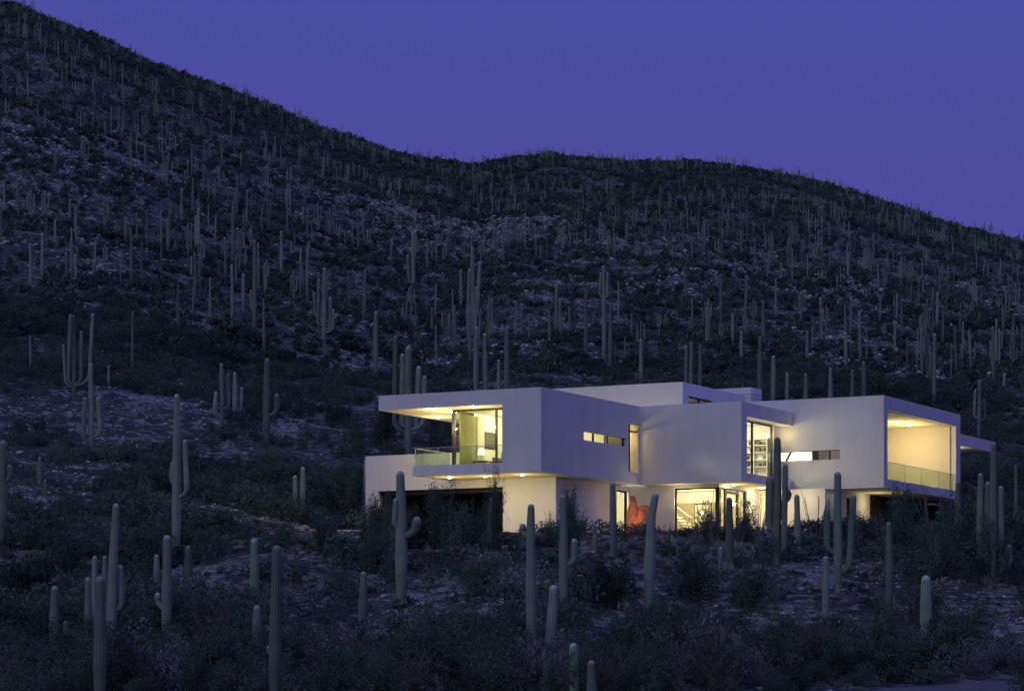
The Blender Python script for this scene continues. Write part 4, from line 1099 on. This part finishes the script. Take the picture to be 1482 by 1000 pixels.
# library shelves
t = thing('bookshelf', 'white bookshelf of books and ornaments on the library wall', 'bookshelf')
sh = [10.95, 11.35, 11.75, 12.15, 12.5]
hpart('shelf', [(1.6, 5.05, 17.6, 17.94, z, z + .05) for z in sh], M['plaster'], t)
hpart('upright', [(x, x + .05, 17.6, 17.94, 10.27, 12.55) for x in (1.55, 2.7, 3.6, 4.25, 5.05)], M['plaster'], t)
r = random.Random(5); bk = []; bd = []
for z in sh[:-1]:
    x = 1.65
    while x < 4.95:
        w = r.uniform(.04, .11); h = r.uniform(.16, .29)
        if r.random() < .72 and not any(abs(x - q) < .12 for q in (2.7, 3.6, 4.25)): (bk if r.random() < .5 else bd).append((x, x + w, 17.66, 17.88, z + .051, z + .051 + h))
        x += w + (.005 if r.random() < .7 else r.uniform(.1, .35))
hpart('books', bk, M['book_red'], t); hpart('ornaments', bd, M['book_dark'], t)
table(2.2, 15.4, 1.9, .8, .74, 10.25, 'dark library desk in front of the bookshelf', M['wood'])
armchair(2.6, 14.1, 10.25, 'dark library chair at the desk near the window', M['fabric'])
t = thing('painting', 'large pale painting on the tan lobby wall', 'painting')
hpart('canvas', [(.5, 1.5, 18.04, 18.06, 7.95, 9.0)], M['picture'], t); hpart('frame', [(.45, 1.55, 18.062, 18.079, 7.90, 9.05)], M['frame'], t)
t = thing('sofa', 'cream sofa on the right wing balcony, just showing above the rail foot', 'sofa')
hpart('seat', [(8.6, 9.4, 25, 27.4, 10.25, 10.62)], M['white_fabric'], t, .05); hpart('backrest', [(8.35, 8.6, 25, 27.4, 10.25, 10.95)], M['white_fabric'], t, .05)

# orange steel sculpture: two curved shells, a dark block as the shade between them
def sculpture():
    a, b = local(*((926 - CX) / F * 146.6, 146.6)); a = float(a); b = float(b) - .3
    t = thing('steel_sculpture', 'orange curved steel sculpture lit from within beside the entry', 'sculpture')
    def shell(name, prof, cen, a0, a1, depth):
        # prof(t)->(half width, x shift) along height, bulging plate
        V = []; nz, nu = 15, 9
        for sgn in (0, 1):
            for i in range(nz):
                tt = i / (nz - 1)
                for j in range(nu):
                    u = a0 + (a1 - a0) * j / (nu - 1); hw, xs_, H = prof(tt)
                    x = cen + xs_ + hw * math.sin(u); y = -depth * math.cos(u) * (.4 + .6 * math.sin(math.pi * min(tt + .1, 1)))
                    V.append((a + x, b + y + sgn * .05, tt * H))
        Fs = []; N_ = nz * nu
        for i in range(nz - 1):
            for j in range(nu - 1):
                q = i * nu + j; Fs.append((q, q + 1, q + nu + 1, q + nu)); Fs.append((N_ + q, N_ + q + nu, N_ + q + nu + 1, N_ + q + 1))
        for i in range(nz - 1):
            for e in (0, nu - 1):
                q = i * nu + e; Fs.append((q, q + nu, N_ + q + nu, N_ + q))
        for j in range(nu - 1):
            for e in (0, (nz - 1) * nu):
                q = e + j; Fs.append((q, q + 1, N_ + q + 1, N_ + q))
        return link(name, mesh_from(name, V, Fs, M['rust'], True), t)
    shell('tall_leaf', lambda s: (.36 * math.sin(math.pi * (s * .88 + .08)) ** .6, -.38 + .22 * math.sin(s * 2.0) - .12 * s, 2.5), 0, -1.5, 1.5, .42)
    shell('front_plate', lambda s: (.40 * math.sin(math.pi * (.22 + .62 * s)) ** .55, .36 + .03 * s, 1.98), 0, -1.2, 1.5, .42)
    hb = MB(); hb.box(a - .10, a + .08, b - .06, b + .2, .35, 1.85); o = hb.build('hollow_shade', M['frame'], t, bevel=.05)  # dark block stands in for shade in the gap between shells
    lamp_light('sculpture_light', a - .02, b - 1.1, HZ + 1.5, 15, (1, .66, .34), .15)  # unseen front fill added to brighten the outer plates
    lamp_light('sculpture_light', a + .1, b - .25, HZ + 1.0, 2.2, (1, .62, .3), .1)
    lamp_light('sculpture_light', a + .1, b + .3, HZ + .5, 5, (1, .62, .3), .06)
sculpture()

# ------------------------------------------------------------------ world, sun, camera
w = bpy.data.worlds.new('World'); sc.world = w; w.use_nodes = True
nt = w.node_tree; nt.nodes.clear(); N = nt.nodes.new; L = nt.links.new
SUN_EL = math.radians(16); SUN_DIR = Vector((-.62, -.78, 0)).normalized()
skyt = N('ShaderNodeTexSky'); skyt.sky_type = 'NISHITA'; skyt.sun_disc = False; skyt.sun_elevation = math.radians(1.0)
skyt.sun_rotation = math.atan2(SUN_DIR.x, SUN_DIR.y); skyt.altitude = 800
bg1 = N('ShaderNodeBackground'); bg1.inputs[1].default_value = .012; L(skyt.outputs[0], bg1.inputs[0])
tc = N('ShaderNodeTexCoord'); dt = N('ShaderNodeVectorMath'); dt.operation = 'DOT_PRODUCT'; dt.inputs[1].default_value = (SUN_DIR.x, SUN_DIR.y, -.1)
L(tc.outputs['Generated'], dt.inputs[0])
cr = N('ShaderNodeValToRGB'); mp = N('ShaderNodeMapRange'); mp.inputs['From Min'].default_value = -1; mp.inputs['From Max'].default_value = 1
L(dt.outputs['Value'], mp.inputs['Value']); L(mp.outputs[0], cr.inputs[0])
e = cr.color_ramp.elements; e[0].position = 0.0; e[0].color = (.058, .063, .33, 1); e[1].position = .30; e[1].color = (.060, .066, .32, 1)
for p, c in ((.45, (.135, .145, .38)), (.62, (.155, .17, .375)), (.85, (.165, .18, .35)), (1.0, (.17, .185, .34))):
    k = e.new(p); k.color = (*c, 1)
sx = N('ShaderNodeSeparateXYZ'); L(tc.outputs['Generated'], sx.inputs[0])
mz = N('ShaderNodeMapRange'); mz.inputs['From Min'].default_value = .16; mz.inputs['From Max'].default_value = .26; L(sx.outputs['Z'], mz.inputs['Value'])
mxw = N('ShaderNodeMix'); mxw.data_type = 'RGBA'; mxw.blend_type = 'MULTIPLY'; mxw.inputs[0].default_value = 1
gz = N('ShaderNodeMix'); gz.data_type = 'RGBA'; gz.inputs[6].default_value = (1.03, .86, .99, 1); gz.inputs[7].default_value = (.99, 1.0, 1.09, 1); L(mz.outputs[0], gz.inputs[0])
L(cr.outputs[0], mxw.inputs[6]); L(gz.outputs[2], mxw.inputs[7])
bg2 = N('ShaderNodeBackground'); bg2.inputs[1].default_value = 1.0; L(mxw.outputs[2], bg2.inputs[0])
ad = N('ShaderNodeAddShader'); L(bg1.outputs[0], ad.inputs[0]); L(bg2.outputs[0], ad.inputs[1])
ow = N('ShaderNodeOutputWorld'); L(ad.outputs[0], ow.inputs[0])
sd = bpy.data.lights.new('dusk_glow', 'SUN'); sd.energy = .19; sd.angle = math.radians(35); sd.color = (.84, .93, 1.0)
so = bpy.data.objects.new('dusk_glow', sd); COL.objects.link(so)
dirv = Vector((SUN_DIR.x * math.cos(SUN_EL), SUN_DIR.y * math.cos(SUN_EL), math.sin(SUN_EL)))
so.rotation_euler = dirv.to_track_quat('Z', 'Y').to_euler(); so.location = (-60, -60, 60)

cam = bpy.data.cameras.new('camera'); co = bpy.data.objects.new('camera', cam); COL.objects.link(co); sc.camera = co
co.location = (0, 0, 0); co.rotation_euler = (math.pi / 2, 0, 0)
cam.sensor_width = 36; cam.lens = 36 * F / 1482; cam.shift_y = (HOR - 500) / 1482; cam.clip_start = 1; cam.clip_end = 6000
sc.view_settings.view_transform = 'Standard'; sc.view_settings.look = 'None'; sc.view_settings.exposure = 0
sc.cycles.max_bounces = 6; sc.cycles.diffuse_bounces = 3; sc.cycles.transparent_max_bounces = 12
sc.cycles.sample_clamp_indirect = 4; sc.cycles.adaptive_threshold = .02; sc.cycles.use_denoising = True
